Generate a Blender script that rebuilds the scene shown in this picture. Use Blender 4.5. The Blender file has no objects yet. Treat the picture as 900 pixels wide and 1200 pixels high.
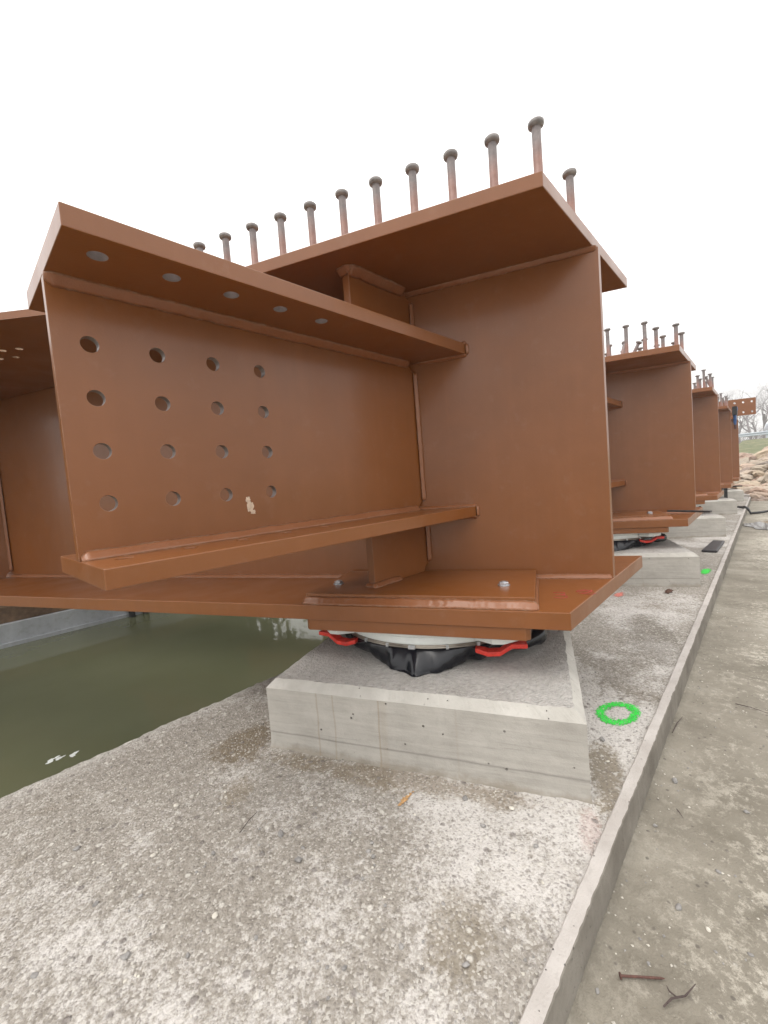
import bpy, bmesh, math, random
import numpy as np
from mathutils import Vector, Matrix, noise
random.seed(7); np.random.seed(7)
R = math.radians
scene = bpy.context.scene
col = scene.collection

# ------------------------------------------------------------------ camera
YAW, PITCH, ROLL, FPX = 0.7459, -0.0607, -0.0805, 489.11
CAM = Vector((-1.4097, -0.3684, 0.3406))
fw = Vector((math.cos(YAW)*math.cos(PITCH), math.sin(YAW)*math.cos(PITCH), math.sin(PITCH)))
rt = Vector((math.sin(YAW), -math.cos(YAW), 0))
up = rt.cross(fw)
rt2 = rt*math.cos(ROLL) + up*math.sin(ROLL)
up2 = -rt*math.sin(ROLL) + up*math.cos(ROLL)
cd = bpy.data.cameras.new('camera'); cam = bpy.data.objects.new('camera', cd); col.objects.link(cam)
cd.sensor_fit = 'VERTICAL'; cd.sensor_height = 24.0; cd.lens = FPX/1200*24.0
cd.clip_start = 0.02; cd.clip_end = 2000
cam.matrix_world = Matrix(((rt2.x, up2.x, -fw.x, CAM.x), (rt2.y, up2.y, -fw.y, CAM.y), (rt2.z, up2.z, -fw.z, CAM.z), (0, 0, 0, 1)))
scene.camera = cam

# ------------------------------------------------------------------ world, sun, exposure
SUN_EL, SUN_AZ = 62, 165            # azimuth measured from +X towards +Y
w = bpy.data.worlds.new('World'); scene.world = w; w.use_nodes = True
nt = w.node_tree; nt.nodes.clear()
out = nt.nodes.new('ShaderNodeOutputWorld'); bg = nt.nodes.new('ShaderNodeBackground')
sky = nt.nodes.new('ShaderNodeTexSky'); sky.sky_type = 'NISHITA'; sky.sun_disc = False
sky.sun_elevation = R(SUN_EL); sky.sun_rotation = R(90-SUN_AZ); sky.dust_density = 6; sky.air_density = 1.0
mx = nt.nodes.new('ShaderNodeMix'); mx.data_type = 'RGBA'; mx.inputs['Factor'].default_value = 0.86
mx.inputs['B'].default_value = (9.35, 9.15, 8.85, 1)
# overcast brightness: the zenith of a cloudy sky is brighter than its horizon
wtc = nt.nodes.new('ShaderNodeTexCoord'); wsx = nt.nodes.new('ShaderNodeSeparateXYZ'); nt.links.new(wtc.outputs['Generated'], wsx.inputs[0])
wmr = nt.nodes.new('ShaderNodeMapRange'); nt.links.new(wsx.outputs['Z'], wmr.inputs['Value'])
wmr.inputs['From Min'].default_value = 0.0; wmr.inputs['From Max'].default_value = 1.0
wmr.inputs['To Min'].default_value = 0.70; wmr.inputs['To Max'].default_value = 1.75
wvm = nt.nodes.new('ShaderNodeVectorMath'); wvm.operation = 'SCALE'; wvm.inputs[0].default_value = (9.35, 9.15, 8.85)
nt.links.new(wmr.outputs[0], wvm.inputs['Scale']); nt.links.new(wvm.outputs[0], mx.inputs['B'])
nt.links.new(sky.outputs[0], mx.inputs['A']); nt.links.new(mx.outputs['Result'], bg.inputs['Color'])
bg.inputs['Strength'].default_value = 0.13
nt.links.new(bg.outputs[0], out.inputs['Surface'])
sl = bpy.data.lights.new('sun', 'SUN'); sl.energy = 0.7; sl.angle = R(25); sl.color = (1, 0.97, 0.93)
so = bpy.data.objects.new('sun', sl); col.objects.link(so)
sd = Vector((math.cos(R(SUN_AZ))*math.cos(R(SUN_EL)), math.sin(R(SUN_AZ))*math.cos(R(SUN_EL)), math.sin(R(SUN_EL))))
so.rotation_euler = sd.to_track_quat('Z', 'Y').to_euler()
scene.view_settings.view_transform = 'Standard'; scene.view_settings.look = 'None'
scene.view_settings.gamma = 1; scene.view_settings.use_curve_mapping = False
scene.view_settings.exposure = 0.45
scene.render.engine = 'CYCLES'
VEIL_DENSITY = 0.0042

# ------------------------------------------------------------------ material helpers
class NT:
    def __init__(s, name):
        s.m = bpy.data.materials.new(name); s.m.use_nodes = True
        s.t = s.m.node_tree; s.b = s.t.nodes['Principled BSDF']
        s.tc = s.t.nodes.new('ShaderNodeTexCoord'); s.obj = s.tc.outputs['Object']
        s.geo = s.t.nodes.new('ShaderNodeNewGeometry'); s.pos = s.geo.outputs['Position']
    def n(s, typ, **kw):
        nd = s.t.nodes.new(typ)
        for k, v in kw.items(): setattr(nd, k, v)
        return nd
    def l(s, a, b): s.t.links.new(a, b)
    def noise(s, scale, detail=4, rough=0.55, vec=None, dist=0, mapscale=None):
        nd = s.n('ShaderNodeTexNoise'); nd.inputs['Scale'].default_value = scale
        nd.inputs['Detail'].default_value = detail; nd.inputs['Roughness'].default_value = rough
        nd.inputs['Distortion'].default_value = dist
        v = vec or s.pos
        if mapscale:
            mp = s.n('ShaderNodeMapping'); mp.inputs['Scale'].default_value = mapscale; s.l(v, mp.inputs[0]); v = mp.outputs[0]
        s.l(v, nd.inputs['Vector']); return nd.outputs['Fac']
    def vor(s, scale, feature='F1', out='Distance', vec=None, rand=1):
        nd = s.n('ShaderNodeTexVoronoi', feature=feature); nd.inputs['Scale'].default_value = scale
        nd.inputs['Randomness'].default_value = rand
        s.l(vec or s.pos, nd.inputs['Vector']); return nd.outputs[out]
    def ramp(s, fac, stops, interp='LINEAR'):
        nd = s.n('ShaderNodeValToRGB'); cr = nd.color_ramp; cr.interpolation = interp
        while len(cr.elements) < len(stops): cr.elements.new(0.5)
        for e, (p, c) in zip(cr.elements, stops):
            e.position = p; e.color = (c, c, c, 1) if isinstance(c, (int, float)) else (*c, 1)
        s.l(fac, nd.inputs[0]); return nd.outputs[0]
    def math(s, op, a, b=None, clamp=False):
        nd = s.n('ShaderNodeMath', operation=op, use_clamp=clamp)
        for i, x in enumerate((a, b)):
            if x is None: continue
            if isinstance(x, (int, float)): nd.inputs[i].default_value = x
            else: s.l(x, nd.inputs[i])
        return nd.outputs[0]
    def mix(s, fac, a, b, blend='MIX'):
        nd = s.n('ShaderNodeMix', data_type='RGBA', blend_type=blend)
        for key, x in (('Factor', fac), ('A', a), ('B', b)):
            if isinstance(x, (int, float)) and key == 'Factor': nd.inputs['Factor'].default_value = x
            elif isinstance(x, tuple): nd.inputs[key].default_value = (*x, 1)
            else: s.l(x, nd.inputs[key])
        return nd.outputs['Result']
    def bump(s, h, strength=1, dist=0.001, prev=None):
        nd = s.n('ShaderNodeBump'); nd.inputs['Strength'].default_value = strength; nd.inputs['Distance'].default_value = dist
        s.l(h, nd.inputs['Height'])
        if prev is not None: s.l(prev, nd.inputs['Normal'])
        return nd.outputs[0]
    def done(s, color=None, rough=0.6, normal=None, metallic=0, spec=None):
        if color is not None:
            if isinstance(color, tuple): s.b.inputs['Base Color'].default_value = (*color, 1)
            else: s.l(color, s.b.inputs['Base Color'])
        if isinstance(rough, (int, float)): s.b.inputs['Roughness'].default_value = rough
        else: s.l(rough, s.b.inputs['Roughness'])
        if normal is not None: s.l(normal, s.b.inputs['Normal'])
        s.b.inputs['Metallic'].default_value = metallic
        if spec is not None: s.b.inputs['Specular IOR Level'].default_value = spec
        return s.m

def simple(name, c, rough=0.6, metallic=0, var=0.15, nscale=30, bump=0.0, bscale=200):
    t = NT(name); f = t.noise(nscale, 5)
    c2 = tuple(x*(1-var) for x in c); c1 = tuple(min(1, x*(1+var)) for x in c)
    cc = t.ramp(f, [(0.3, c2), (0.7, c1)])
    nm = t.bump(t.noise(bscale, 3), 0.5, bump) if bump else None
    return t.done(cc, rough, nm, metallic)

def paint_mat(name, base, worn_highlight, rough, bumpd):
    t = NT(name)
    big = t.noise(2.2, 3); mid = t.noise(14, 5, 0.6)
    c = t.mix(t.ramp(big, [(0.3, 0), (0.7, 1)]), tuple(x*0.93 for x in base), tuple(x*1.07 for x in base))
    c = t.mix(t.ramp(mid, [(0.35, 0.0), (0.75, 0.22)]), c, tuple(min(1, x*1.25+0.02) for x in base))
    # dusty specks and small scuffs
    sp = t.ramp(t.vor(120), [(0.0, 1), (0.055, 1), (0.085, 0)])
    spm = t.math('MULTIPLY', sp, t.ramp(t.noise(9, 3), [(0.60, 0), (0.68, 0.35)]))
    c = t.mix(spm, c, (0.28, 0.17, 0.115))
    # faint long rub marks and rain runs
    run = t.noise(30, 3, 0.5, mapscale=(1, 1, 0.06))
    c = t.mix(t.math('MULTIPLY', t.ramp(run, [(0.5, 0), (0.75, 1)]), 0.10), c, tuple(x*1.5+0.02 for x in base))
    rub = t.noise(16, 5, 0.7)
    c = t.mix(t.math('MULTIPLY', t.ramp(rub, [(0.58, 0), (0.72, 1)]), 0.12), c, (0.30, 0.19, 0.14))
    # uneven wear along the cut edges, their thin highlight painted in with it
    bv = t.n('ShaderNodeBevel'); bv.samples = 8; bv.inputs['Radius'].default_value = 0.0035
    dp = t.n('ShaderNodeVectorMath', operation='DOT_PRODUCT'); t.l(bv.outputs[0], dp.inputs[0]); t.l(t.geo.outputs['True Normal'], dp.inputs[1])
    ed = t.ramp(dp.outputs['Value'], [(0.80, 1), (0.97, 0)])
    em = t.math('MULTIPLY', ed, t.ramp(t.noise(38, 6, 0.7), [(0.42, 0.10), (0.66, 0.85)]))
    c = t.mix(em, c, worn_highlight)
    peel = t.noise(260, 2, 0.5)
    wav = t.noise(18, 3, 0.5)
    nm = t.bump(peel, 0.35, bumpd)
    nm = t.bump(wav, 0.5, 0.0012, nm)
    rg = t.ramp(t.noise(7, 4), [(0.3, rough-0.06), (0.7, rough+0.10)])
    t.b.inputs['Specular IOR Level'].default_value = 0.45
    t.b.inputs['Coat Weight'].default_value = 0.35; t.b.inputs['Coat Roughness'].default_value = 0.16
    return t.done(c, rg, nm)
M = {}
M['paint'] = paint_mat('brown_coating', (0.198, 0.0645, 0.0120), (0.42, 0.30, 0.22), 0.36, 0.0006)
M['weld'] = paint_mat('brown_coating_on_welds', (0.235, 0.084, 0.029), (0.34, 0.21, 0.14), 0.46, 0.0030)

def stud_mat():
    t = NT('stud_steel')
    sx = t.n('ShaderNodeSeparateXYZ'); t.l(t.obj, sx.inputs[0])
    z = t.math('ADD', sx.outputs['Z'], t.math('MULTIPLY', t.noise(40, 3), 0.03))
    f = t.ramp(z, [(0.055, 0), (0.105, 1)])
    g = t.ramp(t.noise(60, 5), [(0.3, (0.15, 0.13, 0.13)), (0.7, (0.25, 0.215, 0.21))])
    b = t.ramp(t.noise(50, 5), [(0.3, (0.21, 0.10, 0.075)), (0.7, (0.29, 0.16, 0.13))])
    c = t.mix(f, b, g)
    return t.done(c, 0.5, t.bump(t.noise(220, 3), 0.5, 0.001))
M['stud'] = stud_mat()
def head_mat():
    t = NT('stud_head_steel')
    g = t.ramp(t.noise(60, 5), [(0.3, (0.16, 0.15, 0.15)), (0.7, (0.30, 0.28, 0.27))])
    return t.done(g, 0.5, t.bump(t.noise(220, 3), 0.5, 0.001))
M['head'] = head_mat()

def slab_mat():
    t = NT('rough_concrete_slab')
    p = t.pos
    big = t.noise(1.7, 4, 0.6, dist=0.4); mid = t.noise(7, 5, 0.65); fine = t.noise(60, 4, 0.65); grit = t.noise(230, 3, 0.6)
    agg = t.vor(240, out='Color'); aggd = t.vor(240)
    sep = t.n('ShaderNodeSeparateColor'); t.l(agg, sep.inputs[0])
    base = t.ramp(fine, [(0.25, (0.185, 0.163, 0.137)), (0.5, (0.290, 0.265, 0.231)), (0.75, (0.395, 0.370, 0.336))])
    # pale laitance patches with a broken, grainy edge
    s = t.math('ADD', t.math('MULTIPLY', big, 0.95), t.math('MULTIPLY', mid, 0.50))
    s = t.math('ADD', s, t.math('MULTIPLY', t.noise(85, 6, 0.8), 0.85))
    # the side near the kerb is paler than the side near the water
    sxy = t.n('ShaderNodeSeparateXYZ'); t.l(p, sxy.inputs[0])
    s = t.math('ADD', s, t.ramp(sxy.outputs['Y'], [(0.0, 0.08), (0.55, 0.0), (0.9, -0.0)]))
    s = t.math('SUBTRACT', s, t.math('MULTIPLY', sxy.outputs['Y'], 0.10))
    s = t.math('SUBTRACT', s, t.math('MULTIPLY', t.math('ADD', sxy.outputs['X'], 0.15, clamp=True), 0.13))
    wm = t.ramp(s, [(0.0, 0), (1.0, 1)])
    wm = t.math('MULTIPLY', t.math('SUBTRACT', s, 1.10), 6.5, clamp=True)
    wm = t.math('MULTIPLY', wm, 0.88)
    c = t.mix(wm, base, t.ramp(t.noise(120, 5, 0.75), [(0.3, (0.44, 0.415, 0.39)), (0.55, (0.60, 0.575, 0.55))]))
    rim = t.math('ADD', sxy.outputs['Y'], t.math('MULTIPLY', t.math('SUBTRACT', fine, 0.5), 0.12))
    c = t.mix(t.math('MULTIPLY', t.ramp(rim, [(1.00/2, 0), (1.115/2, 0.75)]) if False else t.math('MULTIPLY', t.math('SUBTRACT', rim, 1.03), 9, clamp=True), 0.7), c, (0.521, 0.504, 0.475))
    # brown dirt patches
    d = t.math('ADD', t.math('MULTIPLY', t.noise(3.1, 5, 0.65, dist=0.6), 1.0), t.math('MULTIPLY', fine, 0.30))
    dm = t.math('MULTIPLY', t.math('SUBTRACT', d, 0.755), 5.5, clamp=True)
    c = t.mix(t.math('MULTIPLY', dm, 0.7), c, (0.168, 0.133, 0.088))
    # dirt washed round the pedestal and along its right side
    def blob(x, y, rx, ry, rot, amt, c, colr):
        mp = t.n('ShaderNodeMapping', vector_type='TEXTURE')
        mp.inputs['Location'].default_value = (x, y, -0.383); mp.inputs['Rotation'].default_value = (0, 0, rot)
        mp.inputs['Scale'].default_value = (rx, ry, 1)
        t.l(p, mp.inputs[0])
        ln = t.n('ShaderNodeVectorMath', operation='LENGTH'); t.l(mp.outputs[0], ln.inputs[0])
        q = t.math('ADD', ln.outputs['Value'], t.math('MULTIPLY', t.math('SUBTRACT', mid, 0.5), 1.6))
        q = t.math('ADD', q, t.math('MULTIPLY', t.math('SUBTRACT', fine, 0.5), 1.2))
        m_ = t.ramp(q, [(0.55, amt), (1.05, 0)])
        return t.mix(m_, c, colr)
    c = blob(-0.69, 0.31, 0.42, 0.045, 1.96, 0.6, c, (0.185, 0.139, 0.084))
    c = blob(-0.40, -0.075, 0.16, 0.05, 0.38, 0.75, c, (0.160, 0.126, 0.076))
    c = blob(-0.84, 0.78, 0.12, 0.09, 0.3, 0.8, c, (0.168, 0.130, 0.084))
    c = blob(0.55, -0.01, 0.35, 0.12, 0.3, 0.6, c, (0.143, 0.126, 0.101))
    c = blob(0.17, 0.06, 0.22, 0.08, 0.8, 0.55, c, (0.185, 0.160, 0.126))
    c = blob(-0.90, 0.02, 0.10, 0.06, 0.5, 0.5, c, (0.193, 0.160, 0.109))
    c = blob(-0.955, 0.62, 0.08, 0.05, 0.5, 0.5, c, (0.218, 0.176, 0.118))
    c = blob(-0.57, -0.09, 0.06, 0.022, 0.3, 0.35, c, (0.420, 0.277, 0.252))
    # single grains
    gm = t.ramp(sep.outputs[0], [(0.84, 0), (0.88, 0.55)])
    c = t.mix(gm, c, (0.554, 0.529, 0.487))
    gd = t.ramp(sep.outputs[1], [(0.83, 0), (0.86, 0.45)])
    c = t.mix(gd, c, (0.134, 0.118, 0.105))
    v2 = t.vor(46, out='Color'); sp2 = t.n('ShaderNodeSeparateColor'); t.l(v2, sp2.inputs[0])
    v2d = t.vor(46)
    g2 = t.math('MULTIPLY', t.ramp(sp2.outputs[0], [(0.84, 0), (0.87, 0.8)]), t.ramp(v2d, [(0.20, 1), (0.34, 0)]))
    c = t.mix(g2, c, (0.202, 0.181, 0.168))
    g3 = t.math('MULTIPLY', t.ramp(sp2.outputs[1], [(0.86, 0), (0.88, 0.7)]), t.ramp(v2d, [(0.16, 1), (0.30, 0)]))
    c = t.mix(g3, c, (0.605, 0.580, 0.529))
    h = t.math('ADD', t.math('MULTIPLY', t.math('SUBTRACT', 1.0, aggd), 0.8), t.math('MULTIPLY', grit, 1.0))
    nm = t.bump(h, 0.7, 0.0026)
    nm = t.bump(fine, 0.7, 0.005, nm)
    nm = t.bump(t.math('MULTIPLY', t.math('MAXIMUM', g2, g3), 1.0), 0.8, 0.003, nm)
    return t.done(c, 0.9, nm, spec=0.3)
M['slab'] = slab_mat()

def pave_mat():
    t = NT('worn_pavement_concrete')
    fine = t.noise(55, 4, 0.65); mid = t.noise(6, 5, 0.65, mapscale=(1, 0.6, 1)); big = t.noise(1.2, 4, 0.6)
    grit = t.noise(240, 3, 0.6)
    base = t.ramp(mid, [(0.3, (0.165, 0.148, 0.118)), (0.55, (0.245, 0.223, 0.183)), (0.75, (0.33, 0.308, 0.262))])
    s = t.math('ADD', t.math('MULTIPLY', t.noise(48, 6, 0.85), 1.15), t.math('MULTIPLY', fine, 0.30))
    s = t.math('ADD', s, t.math('MULTIPLY', t.noise(1.7, 3), 0.55))
    s = t.math('ADD', s, t.math('MULTIPLY', t.noise(9, 3, 0.6), 0.45))
    wm = t.math('MULTIPLY', t.math('SUBTRACT', s, 1.22), 7, clamp=True)
    sx = t.n('ShaderNodeSeparateXYZ'); t.l(t.pos, sx.inputs[0])
    away = t.ramp(t.math('MULTIPLY', sx.outputs['Y'], -1.0), [(0.17, 0.25), (0.34, 1)])
    wm = t.math('MULTIPLY', wm, away)
    c = t.mix(t.math('MULTIPLY', wm, 0.65), base, (0.516, 0.482, 0.413))
    dm = t.math('MULTIPLY', t.math('SUBTRACT', t.noise(2.6, 4, 0.6, dist=1.0), 0.56), 6, clamp=True)
    c = t.mix(t.math('MULTIPLY', dm, 0.65), c, (0.135, 0.118, 0.088))
    v = t.vor(85, out='Color'); sp = t.n('ShaderNodeSeparateColor'); t.l(v, sp.inputs[0]); vd = t.vor(85)
    g = t.math('MULTIPLY', t.ramp(sp.outputs[0], [(0.93, 0), (0.95, 0.7)]), t.ramp(vd, [(0.12, 1), (0.28, 0)]))
    c = t.mix(g, c, (0.447, 0.421, 0.370))
    g2 = t.math('MULTIPLY', t.ramp(sp.outputs[1], [(0.93, 0), (0.94, 0.8)]), t.ramp(vd, [(0.2, 1), (0.35, 0)]))
    c = t.mix(g2, c, (0.112, 0.099, 0.086))
    nm = t.bump(t.math('ADD', grit, t.math('MULTIPLY', g, 1.0)), 0.8, 0.0028)
    nm = t.bump(fine, 0.7, 0.005, nm)
    return t.done(c, t.ramp(dm, [(0, 0.9), (1, 0.7)]), nm, spec=0.3)
M['pave'] = pave_mat()

def cast_mat(name, c0, c1, grain, lines=True):
    t = NT(name)
    mid = t.noise(9, 5, 0.6); fine = t.noise(70, 4, 0.6)
    c = t.ramp(mid, [(0.3, c0), (0.7, c1)])
    c = t.mix(t.ramp(fine, [(0.55, 0), (0.8, 0.35)]), c, tuple(x*0.72 for x in c0))
    if lines:
        # formwork board texture: faint horizontal strata, pin holes, a few hairline rust runs
        st = t.noise(5, 4, 0.6, mapscale=(1, 1, 14))
        c = t.mix(t.ramp(st, [(0.42, 0.0), (0.62, 0.28)]), c, tuple(min(1, x*1.22) for x in c1))
        st2 = t.noise(4, 5, 0.7, mapscale=(1.2, 1.2, 40))
        c = t.mix(t.ramp(st2, [(0.60, 0.0), (0.66, 0.30)]), c, tuple(x*0.6 for x in c0))
        sx = t.n('ShaderNodeSeparateXYZ'); t.l(t.obj, sx.inputs[0])
        ln = t.math('ABSOLUTE', t.math('SUBTRACT', t.math('ADD', sx.outputs['Z'], t.math('MULTIPLY', mid, 0.006)), 0.064))
        c = t.mix(t.math('MULTIPLY', t.ramp(ln, [(0.0012, 1), (0.0028, 0)]), 0.6), c, tuple(x*0.55 for x in c0))
        ft = t.math('ADD', sx.outputs['Z'], t.math('MULTIPLY', t.math('SUBTRACT', t.noise(14, 5, 0.7), 0.5), 0.07))
        c = t.mix(t.math('MULTIPLY', t.ramp(ft, [(0.012, 1), (0.034, 0)]), 0.55), c, (0.20, 0.165, 0.115))
        for yy, wd, amt in ((0.225, .0014, .45), (0.212, 0.009, .16), (0.02, .001, .12), (0.355, .0010, .35), (0.405, .0011, .38)):
            q = t.math('ABSOLUTE', t.math('SUBTRACT', t.math('ADD', sx.outputs['X'], t.math('MULTIPLY', t.noise(6, 2), 0.02)), yy-0.14))
            c = t.mix(t.math('MULTIPLY', t.ramp(q, [(wd*0.5, 1), (wd*1.6, 0)]), amt), c, (0.27, 0.20, 0.12))
    ps = 55 if lines else 95
    v = t.vor(ps); vc = t.vor(ps, out='Color'); sp = t.n('ShaderNodeSeparateColor'); t.l(vc, sp.inputs[0])
    v = t.math('SUBTRACT', v, t.math('MULTIPLY', t.math('SUBTRACT', sp.outputs[1], 0.6), 0.12)); pit = t.math('MULTIPLY', t.ramp(sp.outputs[0], [(0.86 if lines else 0.74, 0), (0.87 if lines else 0.75, 1)]), t.ramp(v, [(0.07, 1), (0.15, 0)]))
    c = t.mix(t.math('MULTIPLY', pit, 0.85), c, (0.10, 0.09, 0.08))
    nm = t.bump(t.noise(300, 3), 0.6, grain)
    nm = t.bump(t.math('MULTIPLY', pit, -1), 1, 0.004, nm)
    nm = t.bump(mid, 0.5, 0.006, nm)
    return t.done(c, 0.85, nm, spec=0.3)
M['cast'] = cast_mat('cast_concrete', (0.353, 0.336, 0.304), (0.449, 0.430, 0.393), 0.0012)
M['chamfer'] = cast_mat('smooth_chamfer_concrete', (0.386, 0.370, 0.336), (0.512, 0.496, 0.458), 0.001, False)
def top_mat():
    t = NT('brushed_concrete_top')
    fine = t.noise(75, 5, 0.7); grit = t.noise(260, 3, 0.6); mid = t.noise(8, 4)
    c = t.ramp(fine, [(0.3, (0.39, 0.375, 0.352)), (0.55, (0.52, 0.50, 0.472)), (0.78, (0.63, 0.61, 0.58))])
    c = t.mix(t.ramp(mid, [(0.5, 0), (0.75, 0.35)]), c, (0.202, 0.176, 0.143))
    v = t.vor(190); 
    nm = t.bump(t.math('SUBTRACT', grit, v), 1, 0.004); nm = t.bump(fine, 0.8, 0.007, nm)
    return t.done(c, 0.92, nm, spec=0.3)
M['ctop'] = top_mat()
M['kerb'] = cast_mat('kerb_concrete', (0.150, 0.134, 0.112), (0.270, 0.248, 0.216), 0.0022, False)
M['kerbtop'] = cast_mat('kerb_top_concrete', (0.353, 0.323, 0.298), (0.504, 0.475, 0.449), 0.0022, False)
def quay_mat():
    t = NT('quay_wall_concrete')
    f = t.noise(2.5, 6, 0.65, mapscale=(1, 1, 0.3)); g = t.noise(18, 5)
    c = t.ramp(f, [(0.3, (0.36, 0.38, 0.41)), (0.7, (0.56, 0.59, 0.62))])
    c = t.mix(t.ramp(g, [(0.5, 0), (0.8, 0.4)]), c, (0.2, 0.2, 0.18))
    return t.done(c, 0.85, t.bump(g, 0.6, 0.01))
M['quay'] = quay_mat()
def water_mat():
    t = NT('murky_canal_water')
    n1 = t.noise(0.7, 3, 0.5); n2 = t.noise(6, 3, 0.5, mapscale=(1, 0.5, 1))
    c = t.ramp(n1, [(0.3, (0.108, 0.114, 0.062)), (0.7, (0.138, 0.143, 0.084))])
    h = t.math('ADD', t.math('MULTIPLY', t.noise(1.3, 2), 2.0), n2)
    nm = t.bump(h, 0.16, 0.010)
    m = t.done(c, 0.05, nm); t.b.inputs['IOR'].default_value = 1.33; t.b.inputs['Specular IOR Level'].default_value = 0.42
    return m
M['water'] = water_mat()
M['puddle'] = simple('puddle_water', (0.10, 0.09, 0.075), 0.03)
M['white'] = simple('white_enamel', (0.72, 0.75, 0.73), 0.35, var=0.05)
M['strap'] = simple('steel_band', (0.30, 0.27, 0.23), 0.35, 0.8, var=0.2)
M['zinc'] = simple('zinc_bolt', (0.55, 0.57, 0.60), 0.3, 0.85, var=0.2, nscale=80)
def bag():
    t = NT('black_plastic_sheet')
    return t.done((0.004, 0.005, 0.009), 0.24, t.bump(t.noise(9, 2, 0.5, dist=1.0), 0.35, 0.010))
M['bag'] = bag()
M['red'] = simple('red_painted_steel', (0.60, 0.035, 0.022), 0.45, var=0.30, nscale=45, bump=0.001)
M['green'] = simple('green_marker_paint', (0.035, 0.60, 0.06), 0.7, var=0.12, nscale=80, bump=0.002)
M['redmark'] = simple('red_crayon', (0.30, 0.045, 0.03), 0.8, var=0.25, nscale=300)
M['pinkmark'] = simple('pink_red_paint', (0.60, 0.20, 0.16), 0.8, var=0.25, nscale=200)
M['filler_and_sky_bore'] = simple('cream_filler_and_sky_bore', (0.58, 0.45, 0.34), 0.8, var=0.2, nscale=120, bump=0.003)
M['rust'] = simple('rust_stain', (0.46, 0.27, 0.12), 0.9, var=0.3, nscale=200)
M['rustnail'] = simple('rusted_steel', (0.10, 0.045, 0.035), 0.75, var=0.3, nscale=200)
M['twig'] = simple('dark_twig', (0.075, 0.055, 0.05), 0.9, var=0.3, nscale=200)
M['leaf'] = simple('dry_brown_scrap', (0.09, 0.045, 0.03), 0.8, var=0.3, nscale=200)
M['stone'] = simple('grey_pebble', (0.27, 0.26, 0.25), 0.85, var=0.35, nscale=60, bump=0.003)
M['stone_light'] = simple('pale_pebble', (0.55, 0.52, 0.46), 0.85, var=0.25, nscale=60, bump=0.003)
M['pad'] = simple('black_rubber', (0.022, 0.02, 0.024), 0.45, var=0.3, nscale=40, bump=0.001)
M['darksteel'] = simple('dark_bar_steel', (0.07, 0.068, 0.07), 0.5, 0.4, var=0.3)
M['cable'] = simple('black_cable_rubber', (0.015, 0.015, 0.016), 0.5)
M['blue'] = simple('blue_tool_paint', (0.03, 0.10, 0.28), 0.4, var=0.2)
M['timber'] = simple('weathered_timber', (0.17, 0.105, 0.06), 0.8, var=0.4, nscale=12, bump=0.005, bscale=40)
M['mast'] = simple('dark_wet_timber', (0.02, 0.02, 0.02), 0.7)
def rock_mat():
    t = NT('quarry_rock')
    r = t.n('ShaderNodeObjectInfo').outputs['Random']
    c = t.ramp(r, [(0.0, (0.30, 0.25, 0.19)), (0.35, (0.46, 0.39, 0.31)), (0.6, (0.43, 0.29, 0.22)), (0.8, (0.22, 0.19, 0.165)), (1.0, (0.57, 0.45, 0.31))])
    c = t.mix(t.ramp(t.noise(5, 6, 0.7), [(0.35, 0.5), (0.6, 0)]), c, (0.22, 0.18, 0.15))
    return t.done(c, 0.9, t.bump(t.noise(9, 6, 0.65), 0.9, 0.05))
M['rock'] = rock_mat()
def grass_mat():
    t = NT('rough_grass')
    c = t.ramp(t.noise(3, 6, 0.7), [(0.3, (0.10, 0.12, 0.05)), (0.5, (0.17, 0.18, 0.09)), (0.68, (0.28, 0.24, 0.15))])
    return t.done(c, 0.95, t.bump(t.noise(14, 6, 0.7), 1, 0.08))
M['grass'] = grass_mat()
M['earth'] = simple('bank_earth', (0.20, 0.16, 0.11), 0.95, var=0.3, nscale=4, bump=0.05, bscale=15)
M['bark'] = simple('bare_tree_bark', (0.27, 0.25, 0.25), 0.9, var=0.25, nscale=6)
M['rail'] = simple('galvanised_guardrail', (0.48, 0.53, 0.58), 0.5, 0.2, var=0.1)
M['car'] = simple('silver_car_paint', (0.62, 0.66, 0.72), 0.25, 0.2, var=0.03)
M['glass'] = simple('dark_car_glass', (0.04, 0.07, 0.11), 0.08, var=0.1)
M['tyre'] = simple('tyre_rubber', (0.02, 0.02, 0.02), 0.8)

# ------------------------------------------------------------------ object helpers
def mesh(name, V, F, mat, parent=None, smooth=False, org=None, mats=None, fm=None):
    me = bpy.data.meshes.new(name)
    o3 = org if org is not None else Vector((0, 0, 0))
    me.from_pydata([tuple(Vector(v)-o3) for v in V], [], F)
    for m_ in (mats or [mat]): me.materials.append(m_)
    if fm:
        for i, k in enumerate(fm): me.polygons[i].material_index = k
    if smooth: me.polygons.foreach_set('use_smooth', [True]*len(me.polygons))
    bm = bmesh.new(); bm.from_mesh(me); bmesh.ops.recalc_face_normals(bm, faces=bm.faces); bm.to_mesh(me); bm.free()
    me.update()
    o = bpy.data.objects.new(name, me); col.objects.link(o)
    if parent is not None: o.parent = parent
    elif org is not None: o.location = org
    return o
def empty(name, loc, label, cat, group=None):
    o = bpy.data.objects.new(name, None); col.objects.link(o); o.location = loc; o.empty_display_size = 0.1
    return tag(o, label, cat, group)
def tag(o, label=None, cat=None, group=None, kind=None):
    if label: o['label'] = label
    if cat: o['category'] = cat
    if group: o['group'] = group
    if kind: o['kind'] = kind
    return o
def prism(poly, z0, z1):
    n = len(poly); V = [(x, y, z0) for x, y in poly]+[(x, y, z1) for x, y in poly]
    F = [tuple(range(n))[::-1], tuple(range(n, 2*n))]+[(i, (i+1) % n, n+(i+1) % n, n+i) for i in range(n)]
    return V, F
def join(*parts):
    V, F = [], []
    for v, f in parts:
        o = len(V); V += list(v); F += [tuple(i+o for i in q) for q in f]
    return V, F
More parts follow.
